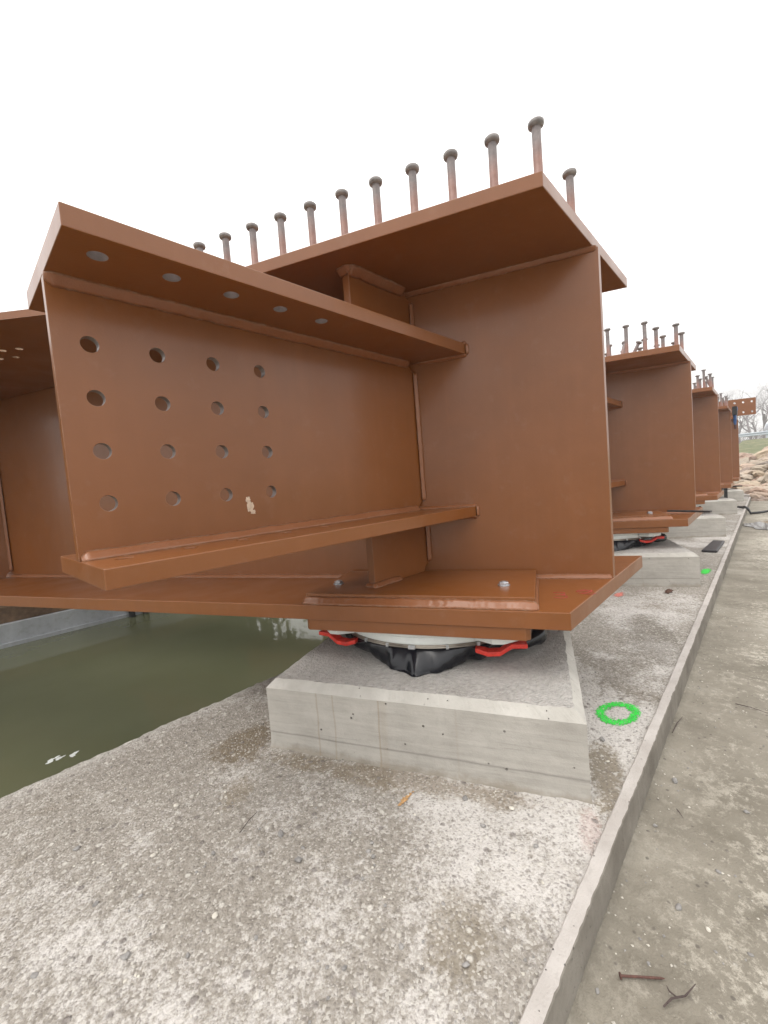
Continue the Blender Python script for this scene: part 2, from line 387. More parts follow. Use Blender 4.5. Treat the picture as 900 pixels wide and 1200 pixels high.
def bevel(o, wd=0.0018, seg=2):
    m_ = o.modifiers.new('bevel', 'BEVEL'); m_.width = wd; m_.segments = seg; m_.limit_method = 'ANGLE'; m_.angle_limit = R(40)
    return o
def tube(pts, r, sides=8, cap=True):
    V, F = [], []; pts = [Vector(p) for p in pts]
    rs = r if isinstance(r, (list, tuple)) else [r]*len(pts)
    ref = None
    for i, p in enumerate(pts):
        d = (pts[min(i+1, len(pts)-1)]-pts[max(i-1, 0)]).normalized()
        if ref is None: ref = Vector((0, 0, 1)) if abs(d.z) < 0.9 else Vector((1, 0, 0))
        a = d.cross(ref).normalized(); b = d.cross(a); ref = -b if False else ref
        for k in range(sides):
            t = 2*math.pi*k/sides; V.append(p+(a*math.cos(t)+b*math.sin(t))*rs[i])
    for i in range(len(pts)-1):
        for k in range(sides):
            k2 = (k+1) % sides; F.append((i*sides+k, i*sides+k2, (i+1)*sides+k2, (i+1)*sides+k))
    if cap: F += [tuple(range(sides))[::-1], tuple(range((len(pts)-1)*sides, len(pts)*sides))]
    return V, F
def lathe(prof, seg=24, c=(0, 0, 0), a0=0):
    V, F = [], []; n = len(prof)
    for i in range(seg):
        t = a0+2*math.pi*i/seg
        for r, z in prof: V.append((c[0]+r*math.cos(t), c[1]+r*math.sin(t), c[2]+z))
    for i in range(seg):
        j = (i+1) % seg
        for k in range(n-1): F.append((i*n+k, j*n+k, j*n+k+1, i*n+k+1))
    F.append(tuple(i*n for i in range(seg))[::-1]); F.append(tuple(i*n+n-1 for i in range(seg)))
    return V, F
M['bore'] = simple('pale_bore', (0.22, 0.18, 0.17), 0.4, 0.2, var=0.15, nscale=90)  # bore walls paler and greyer than the brown coating
def boolean(o, cut):
    md = o.modifiers.new('cut', 'BOOLEAN'); md.operation = 'DIFFERENCE'; md.solver = 'EXACT'; md.material_mode = 'TRANSFER'; md.object = cut
    bpy.context.view_layer.update()
    dg = bpy.context.evaluated_depsgraph_get()
    me = bpy.data.meshes.new_from_object(o.evaluated_get(dg)); o.modifiers.remove(md); nm_ = o.data.name
    o.data = me; me.name = nm_
    bpy.data.objects.remove(cut)
def cyl_between(p, q, r, seg=20):
    return tube([p, q], r, seg)
def weld(p0, p1, A, B, size, step=0.005, amp=0.10, seed=0, beads=1):
    """convex fillet bead along p0-p1 in the corner between the directions A and B"""
    p0, p1, A, B = map(Vector, (p0, p1, A, B)); A.normalize(); B.normalize()
    L = (p1-p0).length; n = max(3, int(L/step)); V, F = [], []; K = 6
    rnd = random.Random(seed)
    for i in range(n+1):
        t = i/n; p = p0.lerp(p1, t); s = t*L
        k1 = 1+amp*(noise.noise((s*30, seed*3.1, 0))*1.3+noise.noise((s*110, seed, 5))*0.7)
        k2 = 1+amp*(noise.noise((s*26, seed*5.7, 9))*1.3+noise.noise((s*100, seed, 15))*0.7)
        e = min(1, (min(s, L-s)+0.003)/(size*0.7)); e = math.sqrt(max(e, 0.05))
        a, b = size*k1*e, size*k2*e
        V.append(p-A*0.001-B*0.001)
        for j in range(K):
            th = j/(K-1)*math.pi/2
            u, v = math.sin(th), math.cos(th)
            lin = 1/(u+v); q = lin*0.80+0.20*0.93
            if beads == 2: q *= 1-0.10*math.exp(-((th-math.pi/4)/0.16)**2)
            rip = 1+0.05*noise.noise((s*190, j*0.7, seed))
            V.append(p+A*(a*u*q*rip)+B*(b*v*q*rip))
    m_ = K+1
    for i in range(n):
        for j in range(m_):
            j2 = (j+1) % m_; F.append((i*m_+j, i*m_+j2, (i+1)*m_+j2, (i+1)*m_+j))
    F += [tuple(range(m_))[::-1], tuple(range(n*m_, n*m_+m_))]
    return V, F

# ------------------------------------------------------------------ girder frame
AL = 1.9519
g = Vector((math.cos(AL), math.sin(AL), 0)); nn = Vector((-math.sin(AL), math.cos(AL), 0))
Z = Vector((0, 0, 1))
def at_u(off, u, z=0): return nn*off+g*u+Z*z
def u_of(off, Yc): return (Yc-off*nn.y)/g.y
def at_y(off, Yc, z=0): return at_u(off, u_of(off, Yc), z)
D = 2.0461; NG = 5
ZG, ZR, ZW = -0.3833, -0.443, -1.40
YW0, YW1 = 1.12, 7.2

# ================================================================== SETTING
# --- slab with real relief near the camera
def slab():
    xs = np.concatenate([np.arange(-2.6, 1.4, 0.0075), np.arange(1.4, 3, 0.03), np.arange(3, 9.3, 0.15)])
    ys = np.concatenate([np.arange(-0.1155, 1.10, 0.0075), [1.105, 1.110, 1.114, 1.1165]])
    nx, ny = len(xs), len(ys); V = []
    for x in xs:
        fine = x < 1.4
        for j, y in enumerate(ys):
            z = 0.0
            if fine:
                z = 0.0035*noise.noise((x*7, y*7, 0))+0.0022*noise.noise((x*28, y*28, 3))+0.0016*noise.noise((x*75, y*75, 7))
            e = 1.12-y+0.004*noise.noise((x*25, 0, 2))
            yy = y
            if e < 0.02: z -= (0.02-e)**2*18*(1+0.8*noise.noise((x*40, 1, 1)))
            if j >= ny-4: yy = y+0.005*noise.noise((x*22, 5, 5))+0.003*noise.noise((x*70, 5, 5))
            V.append((x, yy, ZG+z))
    F = [(i*ny+j, (i+1)*ny+j, (i+1)*ny+j+1, i*ny+j+1) for i in range(nx-1) for j in range(ny-1)]
    # canal face of the slab
    o = len(V)
    for i, x in enumerate(xs):
        V.append((x, 1.118, ZG-0.3)); V.append((x, 1.118, ZW-0.6))
    for i in range(nx-1):
        F.append((i*ny+ny-1, (i+1)*ny+ny-1, o+2*(i+1), o+2*i)); F.append((o+2*i, o+2*(i+1), o+2*(i+1)+1, o+2*i+1))
    ob = mesh('ground', V, F, M['slab'], smooth=True); tag(ob, kind='structure')
slab()
o = mesh('ground', *prism([(-60, -0.1155), (-2.6, -0.1155), (-2.6, 1.118), (-60, 1.118)], -3, ZG), M['slab']); tag(o, kind='structure')
# --- kerb, slightly wavy arrises
def kerb():
    xs = np.arange(-2.6, 9.3, 0.012); V = []; F = []
    for x in xs:
        a = 0.0022*noise.noise((x*9, 0, 0))+0.002*noise.noise((x*45, 0, 0)); b = 0.002*noise.noise((x*8, 4, 0))+0.0022*noise.noise((x*38, 4, 0))+0.0012*noise.noise((x*83, 4, 0))+0.005*max(0, noise.noise((x*17, 14, 0))-0.35)
        zt = ZG+0.0105+0.0012*noise.noise((x*14, 9, 0))
        V += [(x, -0.1135, ZG-0.03), (x, -0.1150+a*0.5, zt-0.003), (x, -0.1175+a, zt), (x, -0.1395+b, zt+0.0005), (x, -0.1410+b, zt-0.0022), (x, -0.1445+b*0.5, ZR-0.02)]
    for i in range(len(xs)-1):
        for j in range(5): F.append((i*6+j, (i+1)*6+j, (i+1)*6+j+1, i*6+j+1))
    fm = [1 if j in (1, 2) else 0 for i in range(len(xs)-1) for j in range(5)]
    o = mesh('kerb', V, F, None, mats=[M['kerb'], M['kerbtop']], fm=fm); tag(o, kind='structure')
kerb()
# --- lower pavement to the right
def pavement():
    xs = np.concatenate([[-60, -10, -4], np.arange(-1.6, 1.2, 0.012), np.arange(1.2, 7.4, 0.1), [8.6]])
    ys = np.concatenate([-np.arange(0.13, 0.8, 0.012), [-1.2, -2.5, -6, -20, -60]])
    V = []; ny = len(ys)
    for x in xs:
        for y in ys:
            z = 0.003*noise.noise((x*5, y*5, 1))+0.0015*noise.noise((x*30, y*30, 1)) if -1.7 < x < 1.3 else 0
            if -0.16 < y and x < 8: z += 0.002
            V.append((x, y, ZR+z))
    F = [(i*ny+j, (i+1)*ny+j, (i+1)*ny+j+1, i*ny+j+1) for i in range(len(xs)-1) for j in range(ny-1)]
    o = mesh('pavement', V, F, M['pave'], smooth=True); tag(o, kind='structure')
pavement()
# --- puddle film
def blobpoly(cx, cy, rx, ry, seed, n=40, amp=0.3):
    return [(cx+rx*(1+amp*noise.noise((math.cos(t)*1.6, math.sin(t)*1.6, seed)))*math.cos(t), cy+ry*(1+amp*noise.noise((math.cos(t)*1.6, math.sin(t)*1.6, seed)))*math.sin(t)) for t in [2*math.pi*k/n for k in range(n)]]
for i, (cx, cy, rx, ry) in enumerate(((4.92, -0.62, 0.42, 0.50),)):
    P = blobpoly(cx, cy, rx, ry, i+3)
    o = mesh('puddle', [(x, y, ZR+0.007) for x, y in P], [tuple(range(len(P)))], M['puddle']); tag(o, kind='structure')
# --- water
o = mesh('water', [(-80, YW0-0.02, ZW), (260, YW0-0.02, ZW), (260, YW1+0.02, ZW), (-80, YW1+0.02, ZW)], [(0, 1, 2, 3)], M['water']); tag(o, kind='structure')
# --- terrain near side beyond the slab (rock base, grass slope, plateau)
def ssm(x, a, b):
    t = max(0, min(1, (x-a)/(b-a))); return t*t*(3-2*t)
def zmound(x, y):
    t = ssm(x, 7.3-0.9*y, 14.5); return -0.50+1.02*t+0.16*ssm(-y, -0.2, 1.5)*ssm(x, 9, 14)
def zter(x, y):
    z = -0.56+0.92*ssm(x, 8.4, 14.5)+0.74*ssm(x, 15, 24)
    if y > 0.6: z = min(z, z*(1-ssm(y, 0.6, 1.1))+(-1.9)*ssm(y, 0.6, 1.1))
    return z+0.04*noise.noise((x*0.9, y*0.9, 0))
def terrain():
    xs = list(np.arange(8.0, 26, 0.3))+[28, 32, 40, 60, 100, 200, 400, 900]; ys = [1.12, 0.9, 0.7, 0.4]+list(np.arange(0.1, -8, -0.4))+[-10, -15, -25, -50, -150, -600]
    V = [(x, y, zter(x, y)) for x in xs for y in ys]; ny = len(ys)
    F = [(i*ny+j, (i+1)*ny+j, (i+1)*ny+j+1, i*ny+j+1) for i in range(len(xs)-1) for j in range(ny-1)]
    o = mesh('terrain', V, F, M['grass'], smooth=True); tag(o, kind='structure')
terrain()
o = mesh('terrain', *prism([(-60, -60), (8.5, -60), (8.5, -900), (-900, -900), (-900, 1.1), (-60, 1.1)], -2.6, ZR-0.01), M['grass']); tag(o, kind='structure')
# --- far bank, its unseen rise shaped for the reflection in the water
def farbank():
    xs = list(np.arange(-40, 60, 2))+[80, 150, 260]; ys = [YW1+0.55, YW1+1.2, YW1+2.5, 12, 18, 40, 200, 900]
    V = [(x, y, -1.02+1.5*ssm(y, YW1+0.8, 12)+0.15*noise.noise((x*.3, y*.3, 2))*(y > YW1+0.8)) for x in xs for y in ys]; ny = len(ys)
    F = [(i*ny+j, (i+1)*ny+j, (i+1)*ny+j+1, i*ny+j+1) for i in range(len(xs)-1) for j in range(ny-1)]
    o = mesh('terrain', V, F, M['earth'], smooth=True); tag(o, kind='structure')
farbank()
# quay wall opposite, with a coping and daylight joints
qw = empty('quay_wall', (0, YW1, ZW), 'pale grey concrete quay wall across the green water', 'wall')
V, F = prism([(-40, YW1), (60, YW1), (60, YW1+0.6), (-40, YW1+0.6)], ZW-0.6, -1.10)
mesh('wall_face', V, F, M['quay'], qw, org=qw.location)
V, F = prism([(-40, YW1-0.035), (60, YW1-0.035), (60, YW1), (-40, YW1)], ZW-0.6, ZW+0.05)
mesh('footing', V, F, M['quay'], qw, org=qw.location)
o = mesh('timber_beam', *prism([(-14, YW1+0.10), (30, YW1+0.10), (30, YW1+0.42), (-14, YW1+0.42)], -1.098, -0.88), M['timber'], org=Vector((-14, YW1, -1.098)))
bevel(o, 0.01); tag(o, 'brown weathered timber beam lying on top of the far quay wall', 'timber beam')

# ================================================================== GIRDERS
def plate_poly(off0, off1, y0, ulen, z0, z1):
    """plan strip between two offsets, near end cut along the row, far end square"""
    P = [at_y(off0, y0), at_y(off1, y0), at_u(off1, ulen), at_u(off0, ulen)]
    return prism([(p.x, p.y) for p in P], z0, z1)
GL = 8.6
S0, S1, TS, SL = 0.2489, 0.7588, 0.0346, 1.0197
WR, WL, WT = 0.172, 0.180, 0.018
be = -0.0174
sd_ = Vector((-math.cos(be), -math.sin(be), 0)); sr = Vector((math.sin(be), -math.cos(be), 0)); sb = g*0.5804
def SP(l, lat, z=0):
    P = sb+sr*lat
    if l == 'm': l = -(P.dot(nn))/(sd_.dot(nn))
    return P+sd_*l+Z*z
HOLES = [0.962, 0.845, 0.728, 0.611]
rootz = -0.079
def add_part(root, name, VF, mat, bv=0.0016, smooth=False, label=None):
    o = mesh(name, VF[0], VF[1], mat, root, org=root.location, smooth=smooth)
    if bv: bevel(o, bv)
    if label: o['label'] = label
    return o
# shear stud meshes (origin at the base)
def stud_mesh(h, nm):
    V1, F1 = lathe([(0.0135, 0.0), (0.0135, 0.004), (0.0105, 0.009), (0.0105, h-0.016), (0.0105, h-0.012)], 16)
    V2, F2 = lathe([(0.0105, h-0.0135), (0.0175, h-0.010), (0.0185, h-0.007), (0.0185, h-0.002), (0.0165, h)], 18)
    V, F = join((V1, F1), (V2, F2))
    me = bpy.data.meshes.new(nm); me.from_pydata([tuple(v) for v in V], [], F); me.materials.append(M['stud']); me.materials.append(M['head'])
    for i, p in enumerate(me.polygons):
        p.use_smooth = len(p.vertices) == 4
        if i >= len(F1): p.material_index = 1
    return me
STUD, STUD_T = stud_mesh(0.127, 'shear_stud'), stud_mesh(0.172, 'tall_shear_stud')

def build_girder():
    root = empty('steel_girder', (0, 0, rootz), 'nearest brown steel girder with a drilled bracket beam and a row of studs on top', 'girder', 'brown bridge girders resting on the pedestals')
    # web, flanges
    P = [at_y(0, -0.010), at_y(-0.02, -0.010), at_u(-0.02, GL), at_u(0, GL)]
    add_part(root, 'web', prism([(p.x, p.y) for p in P], 0, 1.0), M['paint'], 0.0012)
    add_part(root, 'top_flange', plate_poly(0.356, -0.379, 0.0, GL, 1.0, 1.0352), M['paint'], 0.002)
    add_part(root, 'bottom_flange', plate_poly(0.366, -0.370, -0.0115, GL, -0.045, 0.0), M['paint'], 0.002)
    # doubler on the flange and sole plate under it
    def rect(o0, o1, u0, u1, z0, z1, ch=0):
        P = [at_u(o0-ch, u0), at_u(o0, u0+ch), at_u(o0, u1-ch), at_u(o0-ch, u1), at_u(o1, u1), at_u(o1, u0)] if ch else [at_u(o0, u0), at_u(o0, u1), at_u(o1, u1), at_u(o1, u0)]
        return prism([(p.x, p.y) for p in P], z0, z1)
    add_part(root, 'doubler_plate', rect(0.340, 0.012, 0.214, 0.885, 0.0005, 0.029), M['paint'], 0.002)
    add_part(root, 'sole_plate', rect(0.3600, -0.3640, 0.2290, 0.885, rootz, -0.0455, 0.012), M['paint'], 0.002)
    # bracket (cross beam stub)
    bw = add_part(root, 'bracket_web', prism([(p.x, p.y) for p in (SP(SL, 0), SP('m', 0), SP('m', -WT), SP(SL, -WT))], S0+0.0005, S1-0.0005), M['paint'], 0)
    cs = []
    for l in HOLES:
        for z in (0.648, 0.549, 0.450, 0.351):
            a, b = SP(l, 0.05, z)-root.location, SP(l, -0.07, z)-root.location; cs.append(cyl_between(a, b, 0.0150, 24))
    V, F = join(*cs); cut = mesh('cutter', V, F, None, mats=[M['bore']]); cs = []
    loc = root.location.copy(); root.location = (0, 0, 0); boolean(bw, cut); root.location = loc
    for z in (S0, S1):
        cc = SP('m', 0, z); a, b = cc+sr*0.06-root.location, cc-sr*0.09-root.location; cs.append(cyl_between(a, b, 0.028, 24))
    V, F = join(*cs); cut = mesh('cutter', V, F, None, mats=[M['paint']])
    loc = root.location.copy(); root.location = (0, 0, 0); boolean(bw, cut); root.location = loc
    bevel(bw, 0.0012)
    for z0, z1, hy in ((S1, S1+TS, 0.1125), (S0-TS, S0, 0.060)):
        o = add_part(root, 'bracket_flange', prism([(p.x, p.y) for p in (SP(SL, WR), SP('m', WR), SP('m', -WL), SP(SL, -WL))], z0, z1), M['paint'], 0)
        cs = [cyl_between(SP(l, lat, z0-0.05)-root.location, SP(l, lat, z1+0.05)-root.location, 0.0150, 24) for l in HOLES+[0.494] for lat in (hy, -hy-WT)]
        V, F = join(*cs); cut = mesh('cutter', V, F, None, mats=[M['bore'] if z0 > 0.5 else M['paint']])
        root.location = (0, 0, 0); boolean(o, cut); root.location = loc
        bevel(o, 0.002)
    # stiffener plates above and below the bracket
    def stiff(l1, z0, z1, cope):
        a = SP('m', 0.004); b = SP('m', -0.024)
        e0 = SP(l1, 0.004); e1 = SP(l1, -0.024)
        o = add_part(root, 'stiffener_plate', prism([(p.x, p.y) for p in (e0, a, b, e1)], z0, z1), M['paint'], 0)
        cc = SP('m', 0, cope); cut = mesh('cutter', *cyl_between(cc+sr*0.06-loc, cc-sr*0.09-loc, 0.026, 24), None, mats=[M['paint']])
        root.location = (0, 0, 0); boolean(o, cut); root.location = loc
        bevel(o, 0.0015)
    stiff(0.283, S1+TS+0.0005, 0.9995, 0.9995)
    stiff(0.278, 0.0295, S0-TS-0.0005, 0.0295)
    # far full height stiffener and gusset at the left edge of the view
    c = at_u(0, 3.02); dd = Vector((-1, 0, 0)); ss = Vector((0, 1, 0))
    V, F = prism([(p.x, p.y) for p in (c+dd*0.0, c+dd*0.40, c+dd*0.40+ss*0.02, c+ss*0.02+g*0.001)], 0.001, 0.974)
    o = add_part(root, 'stiffener_plate', (V, F), M['paint'], 0)
    cut = mesh('cutter', *cyl_between(c+Z*0.002-ss*0.1-loc, c+Z*0.002+ss*0.1-loc, 0.03, 20), None, mats=[M['paint']])
    root.location = (0, 0, 0); boolean(o, cut); root.location = loc
    o = add_part(root, 'gusset_plate', prism([(p.x, p.y) for p in (at_u(0.012, 1.0), at_u(0.34, 1.0), Vector((-0.925, 1.105, 0)), Vector((-1.195, 1.444, 0)), Vector((-1.60, 1.95, 0)), Vector((-1.75, 2.5, 0)), at_u(0.45, 3.2), at_u(0.012, 3.4))], 0.975, 0.9985), M['paint'], 0)
    h0 = Vector((-1.160, 1.776, 0)); h1 = Vector((-1.117, 1.724, 0)); hp = (h1-h0); hq = Vector((0.002, 0.115, 0))
    cs = [cyl_between(h0+hp*i+hq*j+Z*0.9-loc, h0+hp*i+hq*j+Z*1.04-loc, 0.012, 14) for i in (-2, -1, 0, 1) for j in (0, 1)]
    V, F = join(*cs); cut = mesh('cutter', V, F, None, mats=[M['filler_and_sky_bore']])  # cream bore walls imitate sky seen through the holes
    root.location = (0, 0, 0); boolean(o, cut); root.location = loc
    # welds
    W = []
    def wd(p0, p1, A, B, s, seed, beads=1, nm='weld_bead'):
        add_part(root, nm, weld(p0, p1, A, B, s, seed=seed, beads=beads), M['weld'], 0, True)
    wd(at_y(0, -0.006, 1.0), at_u(0, 3.0, 1.0), nn, -Z, 0.0135, 1)
    wd(at_y(0, -0.006, 0.0), at_u(0, 0.565, 0.0), nn, Z, 0.0130, 2)
    wd(at_u(0, 0.60, 0.0), at_u(0, 4.5, 0.0), nn, Z, 0.0130, 3)
    wd(SP(SL, 0, S1), SP('m', 0, S1)+sd_*0.03, sr, -Z, 0.0190, 4, 2)
    wd(SP(SL-0.004, 0, S0), SP('m', 0, S0)+sd_*0.03, sr, Z, 0.0175, 5, 2)
    wd(SP('m', 0, S0+0.030), SP('m', 0, S1-0.030), sr, -nn*-1, 0.0135, 6, 2)
    # bracket flanges to the web, under side and end return
    for z, dz in ((S1, -Z), (S0-TS, -Z)):
        wd(SP('m', WR, z), SP('m', 0.02, z), nn, dz, 0.009, 7)
    for z0, z1 in ((S1, S1+TS), (S0-TS, S0)):
        wd(SP('m', WR, z0), SP('m', WR, z1), sr, nn, 0.009, 8)
        wd(SP('m', WR, z1), SP('m', -WL, z1), nn, Z, 0.010, 9)
    # top stiffener: heavy weld round its head
    a = SP(0.283, 0.004, 0.9995); b = SP('m', 0.004, 0.9995)+sd_*0.034
    wd(a+sd_*0.010, b, sr, -Z, 0.025, 10, 2); wd(SP(0.283, 0.018, 0.9995), SP(0.283, -0.038, 0.9995), sd_, -Z, 0.020, 11, 2)
    wd(SP('m', 0.004, S1+TS+0.004), SP('m', 0.004, 0.965), sr, nn, 0.013, 12, 2)
    wd(SP('m', 0.004, 0.062), SP('m', 0.004, S0-TS-0.012), sr, nn, 0.014, 13, 2)
    wd(SP(0.290, 0.004, 0.0295), SP(0.155, 0.004, 0.0295), sr, Z, 0.014, 14, 2)
    wd(SP(0.278, 0.016, 0.0295), SP(0.278, -0.036, 0.0295), sd_, Z, 0.012, 15)
    # doubler weld
    wd(at_u(0.340, 0.205, 0), at_u(0.340, 0.897, 0), nn, Z, 0.0215, 16, 2)
    wd(at_u(0.350, 0.214, 0), at_u(0.02, 0.214, 0), -g, Z, 0.007, 17)
    wd(at_u(0.350, 0.885, 0), at_u(0.02, 0.885, 0), g, Z, 0.013, 18)
    wd(c+Z*0.035, c+Z*0.96, -ss, nn, 0.014, 19, 2)
    # bolts through the doubler
    for u in (0.30, 0.833):
        p = at_u(0.218, u, 0.029)
        V1, F1 = lathe([(0.0175, 0), (0.0175, 0.003)], 24, p); V2, F2 = lathe([(0.0140, 0.003), (0.0145, 0.0045), (0.0145, 0.0095), (0.0128, 0.0110)], 6, p, 0.3+u)
        V3, F3 = lathe([(0.0070, 0.0100), (0.0070, 0.0125)], 14, p)
        add_part(root, 'bolt', join((V1, F1), (V2, F2), (V3, F3)), M['zinc'], 0.0006)
    return root
girder = build_girder()

def children(o): return [c for c in bpy.data.objects if c.parent is o]
GLAB = ['',
 'second brown steel girder from the viewer, with tall and bent studs on top',
 'third brown steel girder along the row, above the middle concrete pedestal',
 'fourth brown steel girder along the row, with a blue clamp hanging near it',
 'farthest brown steel girder of the row, beneath the drilled plate']
girders = [girder]
base_parts = children(girder)
for k in range(1, NG):
    r = girder.copy(); col.objects.link(r); r.location = (k*D, 0, rootz); r['label'] = GLAB[k]
    for c in base_parts:
        d = c.copy(); col.objects.link(d); d.parent = r
    girders.append(r)
# studs
def add_stud(k, off, u, me=STUD, tilt=(0, 0)):
    o = bpy.data.objects.new('shear_stud', me); col.objects.link(o); o.parent = girders[k]
    o.location = at_u(off, u, 1.0350-rootz); o.rotation_euler = (tilt[0], tilt[1], random.uniform(0, 6))
rs = random.Random(3)
def jt(a=0.012): return (rs.uniform(-a, a), rs.uniform(-a, a))
for k in range(NG):
    nrow = 15 if k == 0 else (9 if k == 1 else 5)
    for i in range(nrow):
        u = 0.15+0.1016*i
        if k == 0 or i < 2 or k > 1: add_stud(k, 0.33, u, tilt=jt())
        if not (k == 1 and i in (3,)): add_stud(k, 0.114, u-0.085, tilt=jt())
        else: add_stud(k, 0.114, u-0.1, tilt=(-0.32, 0.34))
        add_stud(k, -0.10, u-0.1, tilt=jt()); add_stud(k, -0.33, u-0.08, tilt=jt())
    if k == 1:
        for u in (0.31, 0.41, 0.51, 0.61): add_stud(k, 0.33, u, STUD_T, tilt=jt(0.02))
        add_stud(k, 0.20, 0.42, tilt=(-0.30, 0.30))
    if k in (2, 3): add_stud(k, 0.25, 0.12, tilt=(0.2, -0.25)); add_stud(k, 0.33, 0.20, STUD_T, tilt=jt(0.03))
# marks that belong to the nearest girder only
def stroke(pts, r=0.0022, flat=0.35):
    V, F = tube(pts, r, 6); c0 = Vector(pts[0])
    return [Vector((v[0], v[1], c0.z+(v[2]-c0.z)*flat)) for v in V], F
def scribble(org, ax, ay, curves, r=0.0022):
    parts = []
    for cv in curves:
        P = []
        for i in range(len(cv)-1):
            for t in (0, .33, .66): P.append(Vector(org)+ax*(cv[i][0]*(1-t)+cv[i+1][0]*t)+ay*(cv[i][1]*(1-t)+cv[i+1][1]*t))
        P.append(Vector(org)+ax*cv[-1][0]+ay*cv[-1][1]); parts.append(stroke(P, r))
    return join(*parts)
m0 = at_u(0.21, 0.150, 0.0006); m1 = at_u(0.175, 0.085, 0.0006)
three = [(-.018, .026), (-.004, .032), (.012, .026), (.010, .012), (-.002, .004), (.014, -.004), (.016, -.020), (.0, -.030), (-.018, -.022)]
zed = [(-.02, .016), (.0, .026), (.02, .018), (.008, .002), (-.012, -.012), (.01, -.022), (.026, -.014)]
add_part(girder, 'crayon_mark', scribble(m0, -g, -nn, [three, [(-.014, .002), (.012, .006)]], 0.0020), M['redmark'], 0, label='faint red crayon writing on the bottom flange')
add_part(girder, 'crayon_mark', scribble(m1, -g, -nn, [zed, [(-.024, .004), (.02, .024)], [(-.018, -.012), (.022, .004)]], 0.0020), M['redmark'], 0, label='faint red crayon writing on the bottom flange')
# filler splash on the drilled bracket web
def splat(org, ax, ay, nrm, w_, h_, seed, thick=0.0015):
    V, F = [], []; n = 36; rings = 5
    V.append(Vector(org)+nrm*thick)
    for j in range(1, rings+1):
        for i in range(n):
            t = 2*math.pi*i/n; rr = (j/rings)*(1+0.55*noise.noise((math.cos(t)*2.2, math.sin(t)*2.2, seed))+0.25*noise.noise((math.cos(t)*7, math.sin(t)*7, seed)))
            hh = thick*(1-(j/rings)**3)*(0.7+0.6*noise.noise((i*0.9, j*1.1, seed)))
            V.append(Vector(org)+ax*(w_*rr*math.cos(t))+ay*(h_*rr*math.sin(t))+nrm*max(0.0002, hh))
    for i in range(n): F.append((0, 1+i, 1+(i+1) % n))
    for j in range(rings-1):
        for i in range(n): F.append((1+j*n+i, 1+(j+1)*n+i, 1+(j+1)*n+(i+1) % n, 1+j*n+(i+1) % n))
    return V, F
sp_ = SP(0.672, 0.0004, 0.318)
V, F = join(splat(sp_, sd_, Z, sr, 0.009, 0.012, 4), splat(sp_+Z*0.017-sd_*(-0.004), sd_, Z, sr, 0.006, 0.008, 8), splat(sp_+Z*(-0.013)+sd_*(-0.006), sd_, Z, sr, 0.007, 0.005, 9))
add_part(girder, 'filler_splash', (V, F), M['filler_and_sky_bore'], 0, True, label='small cream splash of filler under the bolt holes')

# ================================================================== PEDESTALS AND BEARINGS
PU, PO = (0.119, 0.951), (0.491, -0.52)
ped_c = at_u((PO[0]+PO[1])/2, (PU[0]+PU[1])/2)
def pedestal_mesh():
    ZT = -0.1842; H = ZT-ZG+0.012; hx, hy = (PU[1]-PU[0])/2, (PO[0]-PO[1])/2; ch = 0.022
    # local frame: x along the girder, y towards the camera side
    bm = bmesh.new()
    NX, NY, NZ = 84, 100, 20
    def ring(x, y, z): return bm.verts.new((x, y, z))
    def jit(v, a=0.0016):
        return v
    # outline points of the plan rectangle
    out_ = []
    for i in range(NX): out_.append((-hx+2*hx*i/NX, hy, 0))
    for i in range(NY): out_.append((hx, hy-2*hy*i/NY, 1))
    for i in range(NX): out_.append((hx-2*hx*i/NX, -hy, 0))
    for i in range(NY): out_.append((-hx, -hy+2*hy*i/NY, 1))
    N = len(out_); levels = [0.0]+[H*0.06*k for k in range(1, 14)]+[H-ch]
    levels = [-0.0]+[ (H-ch)*k/NZ for k in range(1, NZ+1)]
    rows = []
    for z in levels:
        row = []
        for x, y, s in out_:
            n1 = noise.noise((x*9, y*9+z*3, z*9))*0.0012+noise.noise((x*45, y*45, z*45))*0.0008
            flare = 0.006*max(0, 1-z/0.03)**2*(1+noise.noise((x*30, y*30, 0)))
            f = 1+(n1+flare)/0.45
            cx, cy = x*f, y*f
            row.append(bm.verts.new((cx, cy, z)))
        rows.append(row)
    fm = []
    for a, b in zip(rows, rows[1:]):
        for i in range(N): bm.faces.new((a[i], a[(i+1) % N], b[(i+1) % N], b[i])).material_index = 0
    # chamfer, uneven
    top = []
    for x, y, s in out_:
        c_ = ch*(1+0.18*noise.noise((x*14, y*14, 4))+0.12*noise.noise((x*60, y*60, 4)))
        sx = (hx-c_)/hx; sy = (hy-c_)/hy
        top.append(bm.verts.new((x*sx, y*sy, H-0.0005+0.001*noise.noise((x*50, y*50, 6)))))
    a = rows[-1]
    for i in range(N): bm.faces.new((a[i], a[(i+1) % N], top[(i+1) % N], top[i])).material_index = 1
    f = bm.faces.new(top); f.material_index = 2
    bmesh.ops.recalc_face_normals(bm, faces=bm.faces)
    me = bpy.data.meshes.new('concrete_pedestal'); bm.to_mesh(me); bm.free()
    for m_ in ('cast', 'chamfer', 'ctop'): me.materials.append(M[m_])
    return me
pm = pedestal_mesh()
PLAB = ['nearest concrete pedestal with pale chamfered edge, under the drilled bracket beam', 'second concrete pedestal from the viewer, with a green paint spot beside it',
        'third concrete pedestal from the viewer, beyond the black rubber pad', 'fourth concrete pedestal from the viewer, where the black cable runs past',
        'farthest concrete pedestal, with a black strap hanging in front of it']
for k in range(NG):
    o = bpy.data.objects.new('concrete_pedestal', pm); col.objects.link(o)
    o.location = (ped_c.x+k*D, ped_c.y, ZG-0.012)
    o.rotation_euler = (0, 0, AL)    # local x -> g, local y -> nn
    tag(o, PLAB[k], 'pedestal', 'concrete pedestals in a row')
